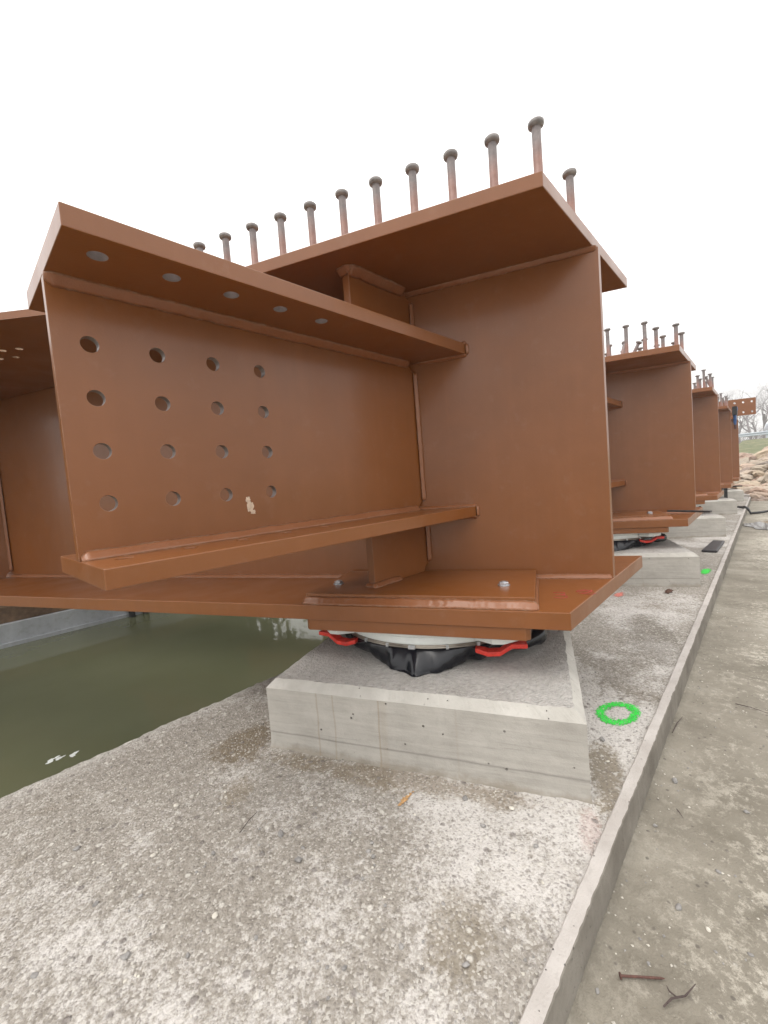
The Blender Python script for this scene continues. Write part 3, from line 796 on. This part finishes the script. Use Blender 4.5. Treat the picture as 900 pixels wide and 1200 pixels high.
# bearing
BC = Vector((-0.208, 0.520, 0))
def build_bearing():
    root = empty('bridge_bearing', (BC.x, BC.y, -0.184), 'white round bearing wrapped in black plastic on the nearest pedestal', 'bearing', 'bridge bearings under the girders')
    L = root.location
    # white upper pot with four ears
    V, F = lathe([(0.05, -0.120), (0.334, -0.120), (0.337, -0.112), (0.337, -0.095), (0.345, -0.090), (0.345, rootz-0.0005)], 96, (BC.x, BC.y, 0))
    add_part(root, 'top_plate', (V, F), M['white'], 0, False)
    def corner(a): return Vector((math.cos(a), math.sin(a), 0)), Vector((-math.sin(a), math.cos(a), 0))
    angs = [R(156.8), R(-115.0), R(66.8), R(-23.2)]
    for i, a in enumerate(angs):
        d, s_ = corner(a)
        P = [BC+d*0.335+s_*0.075, BC+d*0.395+s_*0.055, BC+d*0.413+s_*0.03, BC+d*0.413-s_*0.03, BC+d*0.395-s_*0.055, BC+d*0.335-s_*0.075]
        add_part(root, 'mounting_lug', prism([(p.x, p.y) for p in P], -0.110, rootz-0.001), M['white'], 0.009)
        # red Z shaped transport bracket
        sg_ = 1 if (s_.dot(nn) > 0) else -1        # the tail of each bracket runs towards the near or far side
        path = [(0.418, -0.042, -0.113), (0.396, -0.008, -0.113), (0.378, 0.018, -0.134), (0.358, 0.042, -0.137), (0.335, 0.068, -0.127)]
        PP = [BC+d*r_+s_*(sg_*t_)+Z*z_ for r_, t_, z_ in path]; th = 0.013; V, F = [], []
        for j, p in enumerate(PP):
            tg = (PP[min(j+1, 4)]-PP[max(j-1, 0)]); tg.z = 0; tg.normalize(); nr = Vector((-tg.y, tg.x, 0))*0.017
            for q in (p+nr, p+nr-Z*th, p-nr, p-nr-Z*th): V.append(q)
        for j in range(4):
            b = j*4
            F += [(b, b+4, b+6, b+2), (b+1, b+3, b+7, b+5), (b, b+1, b+5, b+4), (b+2, b+6, b+7, b+3)]
        F += [(0, 2, 3, 1), (16, 17, 19, 18)]
        add_part(root, 'transport_bracket', (V, F), M['red'], 0.0025)
    # steel clamp band
    V, F = lathe([(0.3305, -0.127), (0.3385, -0.127), (0.3400, -0.1245), (0.3385, -0.1220), (0.3400, -0.1195), (0.3385, -0.117), (0.3375, -0.1165)], 96, (BC.x, BC.y, 0))
    cb = add_part(root, 'clamp_band', (V, F), M['strap'], 0)
    for ad in (-157, -170, -140, 176, -125):
        d, s_ = corner(R(ad)); big = 0.010 if ad == -157 else 0.004
        P = [BC+d*0.338+s_*big, BC+d*0.345+s_*big, BC+d*0.345-s_*big, BC+d*0.338-s_*big]
        q = mesh('band_clip', *prism([(p.x, p.y) for p in P], -0.1265, -0.117), M['zinc'], cb, org=L)
    # black plastic skirt with folds
    n, m_ = 220, 16; V, F = [], []
    for i in range(n):
        a = 2*math.pi*i/n
        da = (math.degrees(a)-203+180) % 360-180          # droops most towards the camera side
        droop = math.exp(-(da/21)**2); side = 0.5+0.5*math.cos(R(da-12))
        fold = noise.noise((math.cos(a)*9, math.sin(a)*9, 1.7)); fold2 = noise.noise((math.cos(a)*13, math.sin(a)*13, 4.7))
        for j in range(m_):
            t = j/(m_-1)
            r_ = 0.337+0.012*math.sin(t*3.0)*(0.6+fold)-0.045*t*t*(1-droop)+0.042*t*droop*(1+0.5*fold2)+0.013*fold2*math.sin(t*math.pi)*(0.4+1.2*droop)
            z_ = -0.127-0.056*t*(0.80+0.20*side)*(1+0.20*fold)-0.020*t*droop*(1+0.9*fold2)
            z_ = max(z_, -0.1825)
            V.append((BC.x+r_*math.cos(a), BC.y+r_*math.sin(a), z_))
    for i in range(n):
        i2 = (i+1) % n
        for j in range(m_-1): F.append((i*m_+j, i2*m_+j, i2*m_+j+1, i*m_+j+1))
    o = add_part(root, 'plastic_skirt', (V, F), M['bag'], 0, True)
    sdm = o.modifiers.new('thick', 'SOLIDIFY'); sdm.thickness = 0.0015
    # a slack roll of sheet at the right hand side
    pts, rr = [], []
    for i in range(15):
        t = i/14; a = R(-105+30*t)
        pts.append((BC.x+(0.350+0.02*math.sin(t*4))*math.cos(a), BC.y+(0.350+0.02*math.sin(t*4))*math.sin(a), -0.150+0.018*t)); rr.append(0.010+0.014*math.sin(t*math.pi)*(1+0.3*math.sin(t*17)))
    add_part(root, 'sheet_roll', tube(pts, rr, 12), M['bag'], 0, True)
    # lower plate
    V, F = lathe([(0.02, -0.1835), (0.255, -0.1835), (0.255, -0.160), (0.24, -0.158)], 64, (BC.x, BC.y, 0))
    add_part(root, 'base_plate', (V, F), M['white'], 0)
    return root
bear = build_bearing()
BL = ['', 'second white bearing with a red bracket, under the second girder', 'white bearing on the third pedestal, wrapped in black plastic', 'white bearing on the fourth pedestal, wrapped in black plastic', 'white bearing on the farthest pedestal, wrapped in black plastic']
bp_ = children(bear)
for k in range(1, NG):
    r = bear.copy(); col.objects.link(r); r.location = (BC.x+k*D, BC.y, -0.184); r['label'] = BL[k]
    for c in bp_:
        d = c.copy(); col.objects.link(d); d.parent = r
        for c2 in children(c):
            e = c2.copy(); col.objects.link(e); e.parent = d

# ================================================================== SMALL THINGS
# drilled plate standing on the farthest girder
def drilled_plate():
    k = 4; X0 = k*D
    root = empty('drilled_plate', (X0, 0, 1.0352), 'red-brown plate with two rows of bolt holes standing above the farthest girder', 'steel plate')
    P0 = Vector((X0, 0, 0))+nn*0.0
    u0, u1 = 0.95, -0.262; z0, z1 = 1.066, 1.352
    P = [P0+g*u0, P0+g*u1, P0+g*u1-nn*0.02, P0+g*u0-nn*0.02]
    o = mesh('plate', *prism([(p.x, p.y) for p in P], z0, z1), M['paint'], root, org=root.location)
    cs = []
    for u in (-0.21, -0.09, 0.03, 0.15, 0.27):
        for z in (1.12, 1.29): cs.append(cyl_between(P0+g*u+nn*0.1+Z*z-root.location, P0+g*u-nn*0.1+Z*z-root.location, 0.018, 16))
    V, F = join(*cs); cut = mesh('cutter', V, F, None, mats=[M['paint']]); loc = root.location.copy()
    root.location = (0, 0, 0); boolean(o, cut); root.location = loc
    for u in (0.85, 0.40):
        P = [P0+g*u, P0+g*(u-0.12), P0+g*(u-0.12)-nn*0.02, P0+g*u-nn*0.02]
        mesh('foot', *prism([(p.x, p.y) for p in P], 1.0355, z0), M['paint'], root, org=root.location)
drilled_plate()
# clamp hanging on the fourth girder
def clamp():
    X = 3*D; c = Vector((X+0.02, -0.030, 1.02))
    root = empty('clamp', (c.x, c.y, 0.74), 'blue and black screw clamp hanging from the flange end of the fourth girder', 'clamp')
    mesh('jaw', *prism([(c.x-0.05, c.y-0.05), (c.x+0.07, c.y-0.05), (c.x+0.07, c.y+0.002), (c.x-0.05, c.y+0.002)], 0.93, 1.045), M['cable'], root, org=root.location)
    mesh('jaw_cap', *prism([(c.x-0.03, c.y-0.055), (c.x+0.05, c.y-0.055), (c.x+0.05, c.y-0.0505), (c.x-0.03, c.y-0.0505)], 0.99, 1.03), M['blue'], root, org=root.location)
    V, F = tube([(c.x, c.y-0.022, 0.93), (c.x, c.y-0.022, 0.84), (c.x+0.004, c.y-0.024, 0.80)], [0.020, 0.018, 0.012], 10); mesh('spindle', V, F, M['blue'], root, org=root.location)
    V, F = tube([(c.x+0.004, c.y-0.024, 0.80), (c.x+0.010, c.y-0.026, 0.74)], [0.016, 0.012], 10); mesh('handle', V, F, M['rustnail'], root, org=root.location)
clamp()
# steel bar lying on the second girder's bottom flange
a = Vector((1.945, 0.13, 0.014)); b = Vector((1.859, -0.106, 0.014)); d = (b-a).normalized(); s_ = Vector((-d.y, d.x, 0))*0.011
V, F = prism([(p.x, p.y) for p in (a+s_, b+s_, b-s_, a-s_)], 0.0175, 0.0295)
o = mesh('steel_bar', V, F, M['darksteel'], org=Vector((1.92, 0.06, 0.0175))); bevel(o, 0.001); tag(o, 'dark flat steel bar lying across the end of the second girder bottom flange', 'steel bar')
# rubber pad on the slab
P = [(2.70, 0.031), (2.69, -0.070), (3.22, -0.085), (3.24, 0.000)]
V, F = prism(P, ZG+0.0005, ZG+0.020); o = mesh('rubber_pad', V, F, M['pad'], org=Vector((2.95, -0.03, ZG))); bevel(o, 0.012, 3); tag(o, 'flat black rubber pad lying by the kerb between two pedestals', 'rubber pad')
# dry scrap
o = mesh('leaf_scrap', *splat((1.37, 0.055, ZG+0.003), Vector((1, 0, 0)), Vector((0, 1, 0)), Z, 0.045, 0.018, 12, 0.012), M['leaf'], org=Vector((1.37, 0.055, ZG)), smooth=True); tag(o, 'dark brown scrap lying in front of the second pedestal', 'debris')
# painted marks (broken edges, thin film on the slab)
def film(fun, x0, x1, y0, y1, step, z):
    V, F = [], []; idx = {}
    def vid(i, j):
        if (i, j) not in idx:
            x, y = x0+i*step, y0+j*step; idx[(i, j)] = len(V)
            zz = 0.0035*noise.noise((x*7, y*7, 0))+0.0022*noise.noise((x*28, y*28, 3))+0.0016*noise.noise((x*75, y*75, 7)) if x < 1.4 and z == 'slab' else 0
            V.append((x, y, (ZG if z == 'slab' else z)+zz+0.0014))
        return idx[(i, j)]
    for i in range(int((x1-x0)/step)):
        for j in range(int((y1-y0)/step)):
            if fun(x0+(i+.5)*step, y0+(j+.5)*step): F.append((vid(i, j), vid(i+1, j), vid(i+1, j+1), vid(i, j+1)))
    return V, F
def ringf(x, y):
    dx, dy = (x+0.094+0.25*(y+0.03))/0.076, (y+0.029)/0.056
    r = math.hypot(dx, dy)+0.05*noise.noise((x*40, y*40, 0))
    d = min(r-0.54, 0.96-r)/0.13
    return d+0.9*noise.noise((x*131.7+y*53, y*143.1-x*41, 3))+1.3*noise.noise((x*311+y*77, y*297-x*93, 5)) > 0.15 and noise.noise((x*263+y*31, y*241, 8)) < 0.30
V, F = film(ringf, -0.20, 0.02, -0.11, 0.06, 0.0014, 'slab'); o = mesh('painted_ring', V, F, M['green'], org=Vector((-0.09, -0.03, ZG)))
tag(o, 'bright green ring sprayed on the slab beside the nearest pedestal', 'paint mark')
def spot(cx, cy, rx, ry, th):
    return lambda x, y: math.hypot((x-cx)/rx, (y-cy)/ry)+0.5*noise.noise((x*70, y*70, 3))+0.5*noise.noise((x*250, y*250, 3)) < th
V, F = film(spot(1.98, -0.058, 0.09, 0.025, 0.9), 1.8, 2.15, -0.1, 0.0, 0.004, 'slab'); o = mesh('painted_spot', V, F, M['green'], org=Vector((1.97, -0.055, ZG)))
tag(o, 'small bright green paint spot beside the second pedestal', 'paint mark')
V, F = film(spot(1.20, 0.270, 0.05, 0.024, 0.9), 1.1, 1.3, 0.22, 0.33, 0.004, 'slab'); o = mesh('painted_spot', V, F, M['pinkmark'], org=Vector((1.2, 0.27, ZG)))
tag(o, 'small pink-red paint dab on the slab beyond the nearest girder end', 'paint mark')
V, F = film(spot(-0.732, 0.262, 0.034, 0.007, 0.72), -0.8, -0.66, 0.22, 0.30, 0.0018, 'slab'); o = mesh('rust_stain', V, F, M['rust'], org=Vector((-0.73, 0.26, ZG)))
tag(o, 'small orange rust stain in front of the nearest pedestal', 'stain')
# nail and twig on the pavement
a = Vector((-0.765, -0.187, ZR+0.005)); b = Vector((-0.727, -0.240, ZR+0.005)); d = (b-a).normalized()
V, F = join(tube([a, a+d*0.002], 0.0042, 10), tube([a+d*0.002, b-d*0.006, b], [0.0017, 0.0016, 0.0003], 8)); o = mesh('nail', V, F, M['rustnail'], org=a.copy()); tag(o, 'long rusty nail lying on the pavement by the kerb', 'nail')
V, F = join(tube([(-0.767, -0.244, ZR+0.004), (-0.752, -0.252, ZR+0.008), (-0.735, -0.266, ZR+0.006), (-0.712, -0.276, ZR+0.010)], [0.0012, 0.0016, 0.0014, 0.0006], 6), tube([(-0.745, -0.257, ZR+0.007), (-0.742, -0.247, ZR+0.006), (-0.735, -0.243, ZR+0.004)], [0.0012, 0.001, 0.0005], 6))
o = mesh('twig', V, F, M['twig'], org=Vector((-0.74, -0.26, ZR))); tag(o, 'small forked dark twig lying beside the rusty nail', 'twig')
def ray_ground(px, py, z):
    dd = fw+rt2*((px-450)/FPX)-up2*((py-600)/FPX); return CAM+dd*((z-CAM.z)/dd.z)
def straw(name, p, q, zz, r, label, mat='twig'):
    a, b = ray_ground(*p, zz), ray_ground(*q, zz); a.z += 0.004; b.z += 0.006; mdl = (a+b)/2+Vector((0.002, 0.002, 0.002))
    V, F = tube([a, mdl, b], [r, r, r*0.5], 6); o = mesh(name, V, F, M[mat], org=a.copy()); tag(o, label, 'twig')
straw('twig', (281, 978), (302, 954), ZG, 0.0009, 'thin dark stalk lying on the slab left of the nearest pedestal')
straw('twig', (793, 950), (801, 962), ZR, 0.0010, 'short dark twig on the pavement right of the kerb')
straw('twig', (788, 860), (800, 842), ZR, 0.0012, 'short brown stick on the pavement against the kerb')
straw('twig', (862, 826), (900, 838), ZR, 0.0012, 'long thin stick at the right edge of the pavement')
# stones
def rock_mesh(seed, sub=2, flat=0.6, amp=0.35, nm='pebble', mat='stone', smooth=True):
    bm = bmesh.new(); bmesh.ops.create_icosphere(bm, subdivisions=sub, radius=1)
    for v in bm.verts:
        c = v.co.copy(); k = 1+amp*noise.noise(c*1.1+Vector((seed*7, 0, 0)))+amp*0.5*noise.noise(c*2.6+Vector((0, seed*5, 0)))
        v.co = Vector((c.x*k*1.15, c.y*k*0.85, c.z*k*flat))
    me = bpy.data.meshes.new(nm); bm.to_mesh(me); bm.free(); me.materials.append(M[mat])
    if smooth: me.polygons.foreach_set('use_smooth', [True]*len(me.polygons))
    return me
PM = [rock_mesh(i, 2, 0.55, 0.5) for i in range(5)]+[rock_mesh(i+9, 2, 0.55, 0.4, mat='stone_light') for i in range(3)]
peb = [(329, 978, 7), (350, 1008, 8), (252, 1074, 6), (147, 1122, 7), (147, 1150, 4), (436, 988, 4), (432, 998, 5), (437, 1004, 5), (425, 1030, 4), (413, 985, 3), (355, 994, 4), (545, 936, 7),
       (546, 1131, 6), (404, 1135, 5), (207, 945, 6), (180, 1003, 5), (165, 1050, 4), (41, 1144, 6), (112, 1060, 5), (706, 867, 6), (791, 916, 6), (768, 968, 4), (733, 925, 4), (735, 1012, 5), (700, 1162, 4), (842, 1022, 4), (875, 952, 4),
       (600, 948, 6), (486, 955, 3), (566, 968, 5), (636, 1035, 4), (628, 992, 5), (520, 1060, 4), (470, 1110, 5), (300, 1100, 4), (90, 995, 5), (250, 1000, 4), (220, 1120, 4), (560, 1010, 3), (795, 1064, 6), (830, 1090, 4), (760, 1130, 3), (720, 1050, 3), (880, 1120, 4), (690, 905, 4), (712, 893, 4)]
rp = random.Random(5)
for i, (px, py, s) in enumerate(peb):
    e = 893; right = (px-893)/(525-1)  # side of the kerb decided from the ground point itself
    p = ray_ground(px, py, ZG); low = p.y < -0.13
    if low: p = ray_ground(px, py, ZR)
    if -0.15 < p.y < -0.11: continue
    pale = rp.random() < 0.28
    o = bpy.data.objects.new('pebble', PM[rp.randrange(5) if not pale else 5+rp.randrange(3)]); col.objects.link(o)
    dist = (p-CAM).length; r_ = s*0.5*dist/FPX*0.85
    o.location = (p.x, p.y, p.z+r_*0.3); o.scale = (r_, r_, r_); o.rotation_euler = (rp.uniform(-.3, .3), rp.uniform(-.3, .3), rp.uniform(0, 6))
    if low: tag(o, ('pale' if pale else 'grey')+' pebble lying loose on the pavement right of the kerb', 'pebble', ('pale' if pale else 'grey')+' pebbles on the pavement')
    else: tag(o, ('pale' if pale else 'grey')+' pebble lying loose on the slab in the foreground', 'pebble', ('pale' if pale else 'grey')+' pebbles on the slab')
# grit: uncountable grains
def grit():
    V, F = [], []; rg = random.Random(11)
    base = [(1, 0, 0), (-1, 0, 0), (0, 1, 0), (0, -1, 0), (0, 0, 1), (0, 0, -1)]
    fs = [(0, 2, 4), (2, 1, 4), (1, 3, 4), (3, 0, 4), (2, 0, 5), (1, 2, 5), (3, 1, 5), (0, 3, 5)]
    fm = []
    for q in range(9000):
        if q < 6800: x, y, z = rg.uniform(-1.3, 0.9), rg.uniform(-0.11, 1.08), ZG
        else: x, y, z = rg.uniform(-1.2, 1.4), -0.15-rg.random()**1.5*0.6, ZR
        if noise.noise((x*5, y*5, 20))+rg.uniform(-.5, .5) < 0: continue
        dd = Vector((x, y, 0))-ped_c
        if abs(dd.dot(g)) < 0.425 and abs(dd.dot(nn)) < 0.515: continue
        r_ = 0.0008+0.0026*rg.random()**3; o_ = len(V)
        if z == ZG: z += 0.0035*noise.noise((x*7, y*7, 0))+0.0022*noise.noise((x*28, y*28, 3))
        for b in base: V.append((x+b[0]*r_*rg.uniform(.6, 1.4), y+b[1]*r_*rg.uniform(.6, 1.4), z+r_*0.4+b[2]*r_*rg.uniform(.5, .9)))
        F += [tuple(i+o_ for i in f) for f in fs]; k = 0 if rg.random() < 0.45 else 1; fm += [k]*8
    o = mesh('grit', V, F, None, mats=[M['stone'], M['stone_light']], fm=fm); tag(o, 'loose grit scattered over the slab and the pavement', 'grit', kind='stuff')
grit()
# cable and strap
V, F = tube([(6.9, 0.10, ZG+0.015), (6.6, 0.0, ZG+0.012), (6.5, -0.08, ZG+0.012), (6.35, -0.125, ZG+0.030), (6.25, -0.16, ZG+0.01), (6.15, -0.19, ZR+0.02), (6.3, -0.30, ZR+0.015), (7.0, -0.6, ZR+0.015), (7.5, -1.0, ZR+0.015)], 0.016, 8)
o = mesh('cable', V, F, M['cable'], org=Vector((6.5, -0.08, ZG)), smooth=True); tag(o, 'black cable crossing the kerb near the farthest pedestals', 'cable')
V, F = join(prism([(7.36, 0.16), (7.375, 0.16), (7.375, 0.115), (7.36, 0.115)], ZG+0.004, -0.12), prism([(7.36, 0.45), (7.375, 0.45), (7.375, -0.07), (7.36, -0.07)], -0.119, -0.099))
o = mesh('strap', V, F, M['cable'], org=Vector((7.36, 0.14, ZG))); tag(o, 'black strap hanging down in front of the farthest pedestal', 'strap')
# block closing the kerb
V, F = prism([(8.6, 0.35), (8.6, -0.30), (9.0, -0.30), (9.0, 0.35)], ZR-0.05, -0.33); o = mesh('concrete_block', V, F, M['kerbtop'], org=Vector((8.8, 0, ZR))); bevel(o, 0.01); tag(o, 'low pale concrete block at the far end of the kerb', 'block')
# mooring posts
root = empty('mooring_post', (0.66, YW1-0.12, ZW), 'pair of short black timber posts against the far quay wall', 'post')
for dx in (0, 0.20):
    V, F = tube([(0.60+dx, YW1-0.10, ZW-0.5), (0.60+dx, YW1-0.10, -0.98)], 0.045, 10); mesh('post', V, F, M['mast'], root, org=root.location)
V, F = prism([(0.60, YW1-0.16), (0.80, YW1-0.16), (0.80, YW1-0.14), (0.60, YW1-0.14)], ZW+0.22, ZW+0.30); mesh('crosspiece', V, F, M['mast'], root, org=root.location)
# white flecks imitating a glint of sky on the water
V, F = [], []
rf = random.Random(2)
parts = []
for i in range(12):
    t_ = i/11-0.5
    parts.append(splat((-0.957+t_*0.16+rf.gauss(0, .012), 3.384-t_*0.05+rf.gauss(0, .02), ZW+0.001), Vector((1, 0.2, 0)), Vector((0, 1, 0)), Z, 0.010+rf.random()*0.014, 0.006+rf.random()*0.012, i, 0.002))
V, F = join(*parts); M['glint'] = simple('glint', (0.75, 0.77, 0.75), 0.6); o = mesh('glint', V, F, M['glint'], org=Vector((-0.957, 3.384, ZW))); tag(o, 'white flecks laid on the green water as a glint of the sky', 'glint')

# ================================================================== BACKGROUND
RM = [rock_mesh(i+30, 3, 0.62, 0.45, 'rock', 'rock', False) for i in range(8)]
rr = random.Random(21)
n_r = 0
for i in range(1200):
    if n_r >= 295: break
    x = rr.uniform(8.6, 14.2); y = rr.uniform(-2.0, 0.6)
    if x < 8.9-0.9*y-0.5 and y < -0.0: 
        pass
    z = -0.50+0.90*ssm(x, 8.4+0.2*y, 14.5)-0.12*ssm(y, -0.6, 0.4)
    s = rr.uniform(0.12, 0.25)
    o = bpy.data.objects.new('rock', RM[rr.randrange(8)]); col.objects.link(o)
    o.location = (x, y, z+0.02+rr.uniform(-0.02, 0.10)); o.scale = (s*rr.uniform(.8, 1.3), s*rr.uniform(.8, 1.4), s*rr.uniform(.6, 1)); o.rotation_euler = (rr.uniform(-.5, .5), rr.uniform(-.5, .5), rr.uniform(0, 6.28))
    tag(o, 'pale beige and pinkish quarry rock in the heap beyond the kerb', 'rock', 'quarry rocks heaped on the bank')
    n_r += 1
# guardrail
root = empty('guardrail', (24, -2, 1.1), 'pale metal guardrail along the top of the grass bank', 'guardrail')
xr = 23.6
prof = [(0, 0.10), (0.03, 0.115), (0.03, 0.15), (0, 0.17), (0, 0.19), (0.03, 0.21), (0.03, 0.245), (0, 0.26)]
V, F = [], []
for y in (8, -30):
    for a, b in prof: V.append((xr-a, y, 1.16+b))
F = [(i, i+1, i+9, i+8) for i in range(7)]
o = mesh('rail', V, F, M['rail'], root, org=root.location); sm = o.modifiers.new('t', 'SOLIDIFY'); sm.thickness = 0.006
y = 7.6
while y > -30:
    V, F = prism([(xr+0.01, y), (xr+0.11, y), (xr+0.11, y+0.06), (xr+0.01, y+0.06)], 0.9, 1.46); mesh('post', V, F, M['rail'], root, org=root.location); y -= 2.0
# car
def car(cx, cy, z):
    root = empty('parked_car', (cx, cy, z), 'silver car behind the guardrail at the right edge', 'car')
    prof = [(-2.1, .35), (-2.15, .62), (-2.0, .82), (-1.2, .92), (-0.65, 1.38), (0.75, 1.42), (1.55, .98), (2.05, .92), (2.15, .6), (2.1, .35)]
    def ext(pr, h, x0=0):
        n = len(pr); V = [(cx+s, cy+a, z+b) for s in (-h, h) for a, b in pr]; F = [tuple(range(n)), tuple(range(n, 2*n))[::-1]]+[(i, (i+1) % n, n+(i+1) % n, n+i) for i in range(n)]; return V, F
    o = mesh('body', *ext(prof, 0.85), M['car'], root, org=root.location); bevel(o, 0.06, 3)
    for pr in ([(-1.0, .95), (-0.55, 1.32), (0.05, 1.35), (0.05, .95)], [(0.12, .95), (0.12, 1.35), (0.70, 1.35), (1.35, .97)]):
        mesh('window', *ext(pr, 0.856), M['glass'], root, org=root.location)
    for a in (-1.35, 1.35):
        for s in (-0.72, 0.72):
            V, F = tube([(cx+s-0.1, cy+a, z+0.32), (cx+s+0.14, cy+a, z+0.32)], 0.32, 24); mesh('wheel', V, F, M['tyre'], root, org=root.location)
car(29.5, -2.4, 1.13)
# bare trees
def tree_mesh(seed, depth=6):
    rt_ = random.Random(seed); V, F = [], []
    def br(p, d, L, r, dep):
        sides = 6 if dep > 3 else 3; n = 3; pts = [p]; rs_ = [r]; q = p.copy(); dd = d.copy()
        for i in range(n):
            dd = (dd+Vector((rt_.gauss(0, .12), rt_.gauss(0, .12), rt_.gauss(0.03, .08)))).normalized(); q = q+dd*(L/n); pts.append(q.copy()); rs_.append(r*(1-0.45*(i+1)/n))
        v, f = tube(pts, rs_, sides, False); o_ = len(V); V.extend(v); F.extend([tuple(i+o_ for i in x) for x in f])
        if dep == 0: return
        for k in range(rt_.choice((3, 3, 4)) if dep > 1 else 4):
            t = rt_.uniform(0.35, 1.0); i = min(n-1, int(t*n)); p2 = pts[i].lerp(pts[i+1], t*n-i)
            ax = Vector((rt_.gauss(0, 1), rt_.gauss(0, 1), rt_.gauss(0.25, .6))).normalized()
            d2 = (dd*0.75+ax*0.75).normalized(); br(p2, d2, L*rt_.uniform(.55, .78), rs_[i+1]*0.62, dep-1)
    br(Vector((0, 0, 0)), Vector((0, 0, 1)), 2.6, 0.13, depth)
    return V, F
TM = []
for s in (1, 2, 3):
    V, F = tree_mesh(s, 6)
    me = bpy.data.meshes.new('bare_tree'); me.from_pydata([tuple(v) for v in V], [], F); me.materials.append(M['bark']); TM.append(me)
rt3 = random.Random(4)
for i in range(18):
    o = bpy.data.objects.new('bare_tree', TM[i % 3]); col.objects.link(o)
    y = 3.2-i*0.42+rt3.uniform(-.4, .4); x = 31+rt3.uniform(-3, 9); s = rt3.uniform(0.42, 0.62)+0.016*i
    o.location = (x, y, 1.1); o.scale = (s, s, s); o.rotation_euler = (0, 0, rt3.uniform(0, 6.28))
    tag(o, 'bare leafless winter tree in the thicket beyond the guardrail', 'tree', 'bare trees beyond the guardrail')

# unseen evergreens, added to darken what the water reflects
def unseen_shrub_mesh(seed):
    rg = random.Random(seed); V, F = [], []
    for q in range(1500):
        c = Vector((rg.gauss(0, .5), rg.gauss(0, .5), rg.uniform(0.05, 1))); c.x *= 1.15-c.z*0.6; c.y *= 1.15-c.z*0.6
        a = Vector((rg.gauss(0, 1), rg.gauss(0, 1), rg.gauss(0, 1))).normalized()*0.07; b = Vector((rg.gauss(0, 1), rg.gauss(0, 1), rg.gauss(0, 1))).normalized()*0.07
        o_ = len(V); V += [c-a, c+b, c+a, c-b]; F.append((o_, o_+1, o_+2, o_+3))
    return V, F
M['leafy'] = simple('unseen_shrub_leaves', (0.045, 0.06, 0.022), 0.7, var=0.4, nscale=6)
SM = []
for sd0 in (1, 2):
    V, F = unseen_shrub_mesh(sd0); me = bpy.data.meshes.new('unseen_shrub'); me.from_pydata([tuple(v) for v in V], [], F); me.materials.append(M['leafy']); SM.append(me)
rg = random.Random(9)
for i in range(20):
    o = bpy.data.objects.new('unseen_shrub', SM[i % 2]); col.objects.link(o); x = -7+i*0.55; y = 10.2+rg.uniform(-.6, 1.2)
    o.location = (x, y, -0.5); o.scale = (1.7, 1.5, rg.uniform(3.3, 4.1)); o.rotation_euler = (0, 0, rg.uniform(0, 6))
    tag(o, 'unseen evergreen added behind the far quay wall to darken the water', 'unseen_shrub', 'unseen evergreens added to darken the water')

# ------------------------------------------------------------------ added volume imitating overexposed flare over the far things
V, F = prism([(-12, -14), (60, -14), (60, 22), (-12, 22)], -4.2, 12.0)
hz = bpy.data.materials.new('added_glare_veil'); hz.use_nodes = True; hz.node_tree.nodes.clear()
ho = hz.node_tree.nodes.new('ShaderNodeOutputMaterial'); hv = hz.node_tree.nodes.new('ShaderNodeVolumePrincipled')
hv.inputs['Color'].default_value = (0.95, 0.96, 1.0, 1); hv.inputs['Density'].default_value = VEIL_DENSITY
hz.node_tree.links.new(hv.outputs[0], ho.inputs['Volume'])
o = mesh('glare_veil', V, F, hz); tag(o, kind='stuff')

# bare bushes right behind the guardrail
rb = random.Random(14)
for i in range(26):
    o = bpy.data.objects.new('bare_bush', TM[i % 3]); col.objects.link(o)
    sc_ = rb.uniform(0.17, 0.27)
    o.location = (rb.uniform(24.8, 28.5), 2.2-i*0.17+rb.uniform(-.1, .1), 1.1-2.3*sc_); o.scale = (sc_*1.5, sc_*1.5, sc_); o.rotation_euler = (0, 0, rb.uniform(0, 6.28))
    tag(o, 'low bare grey bush growing just behind the guardrail', 'bush', 'bare bushes behind the guardrail')
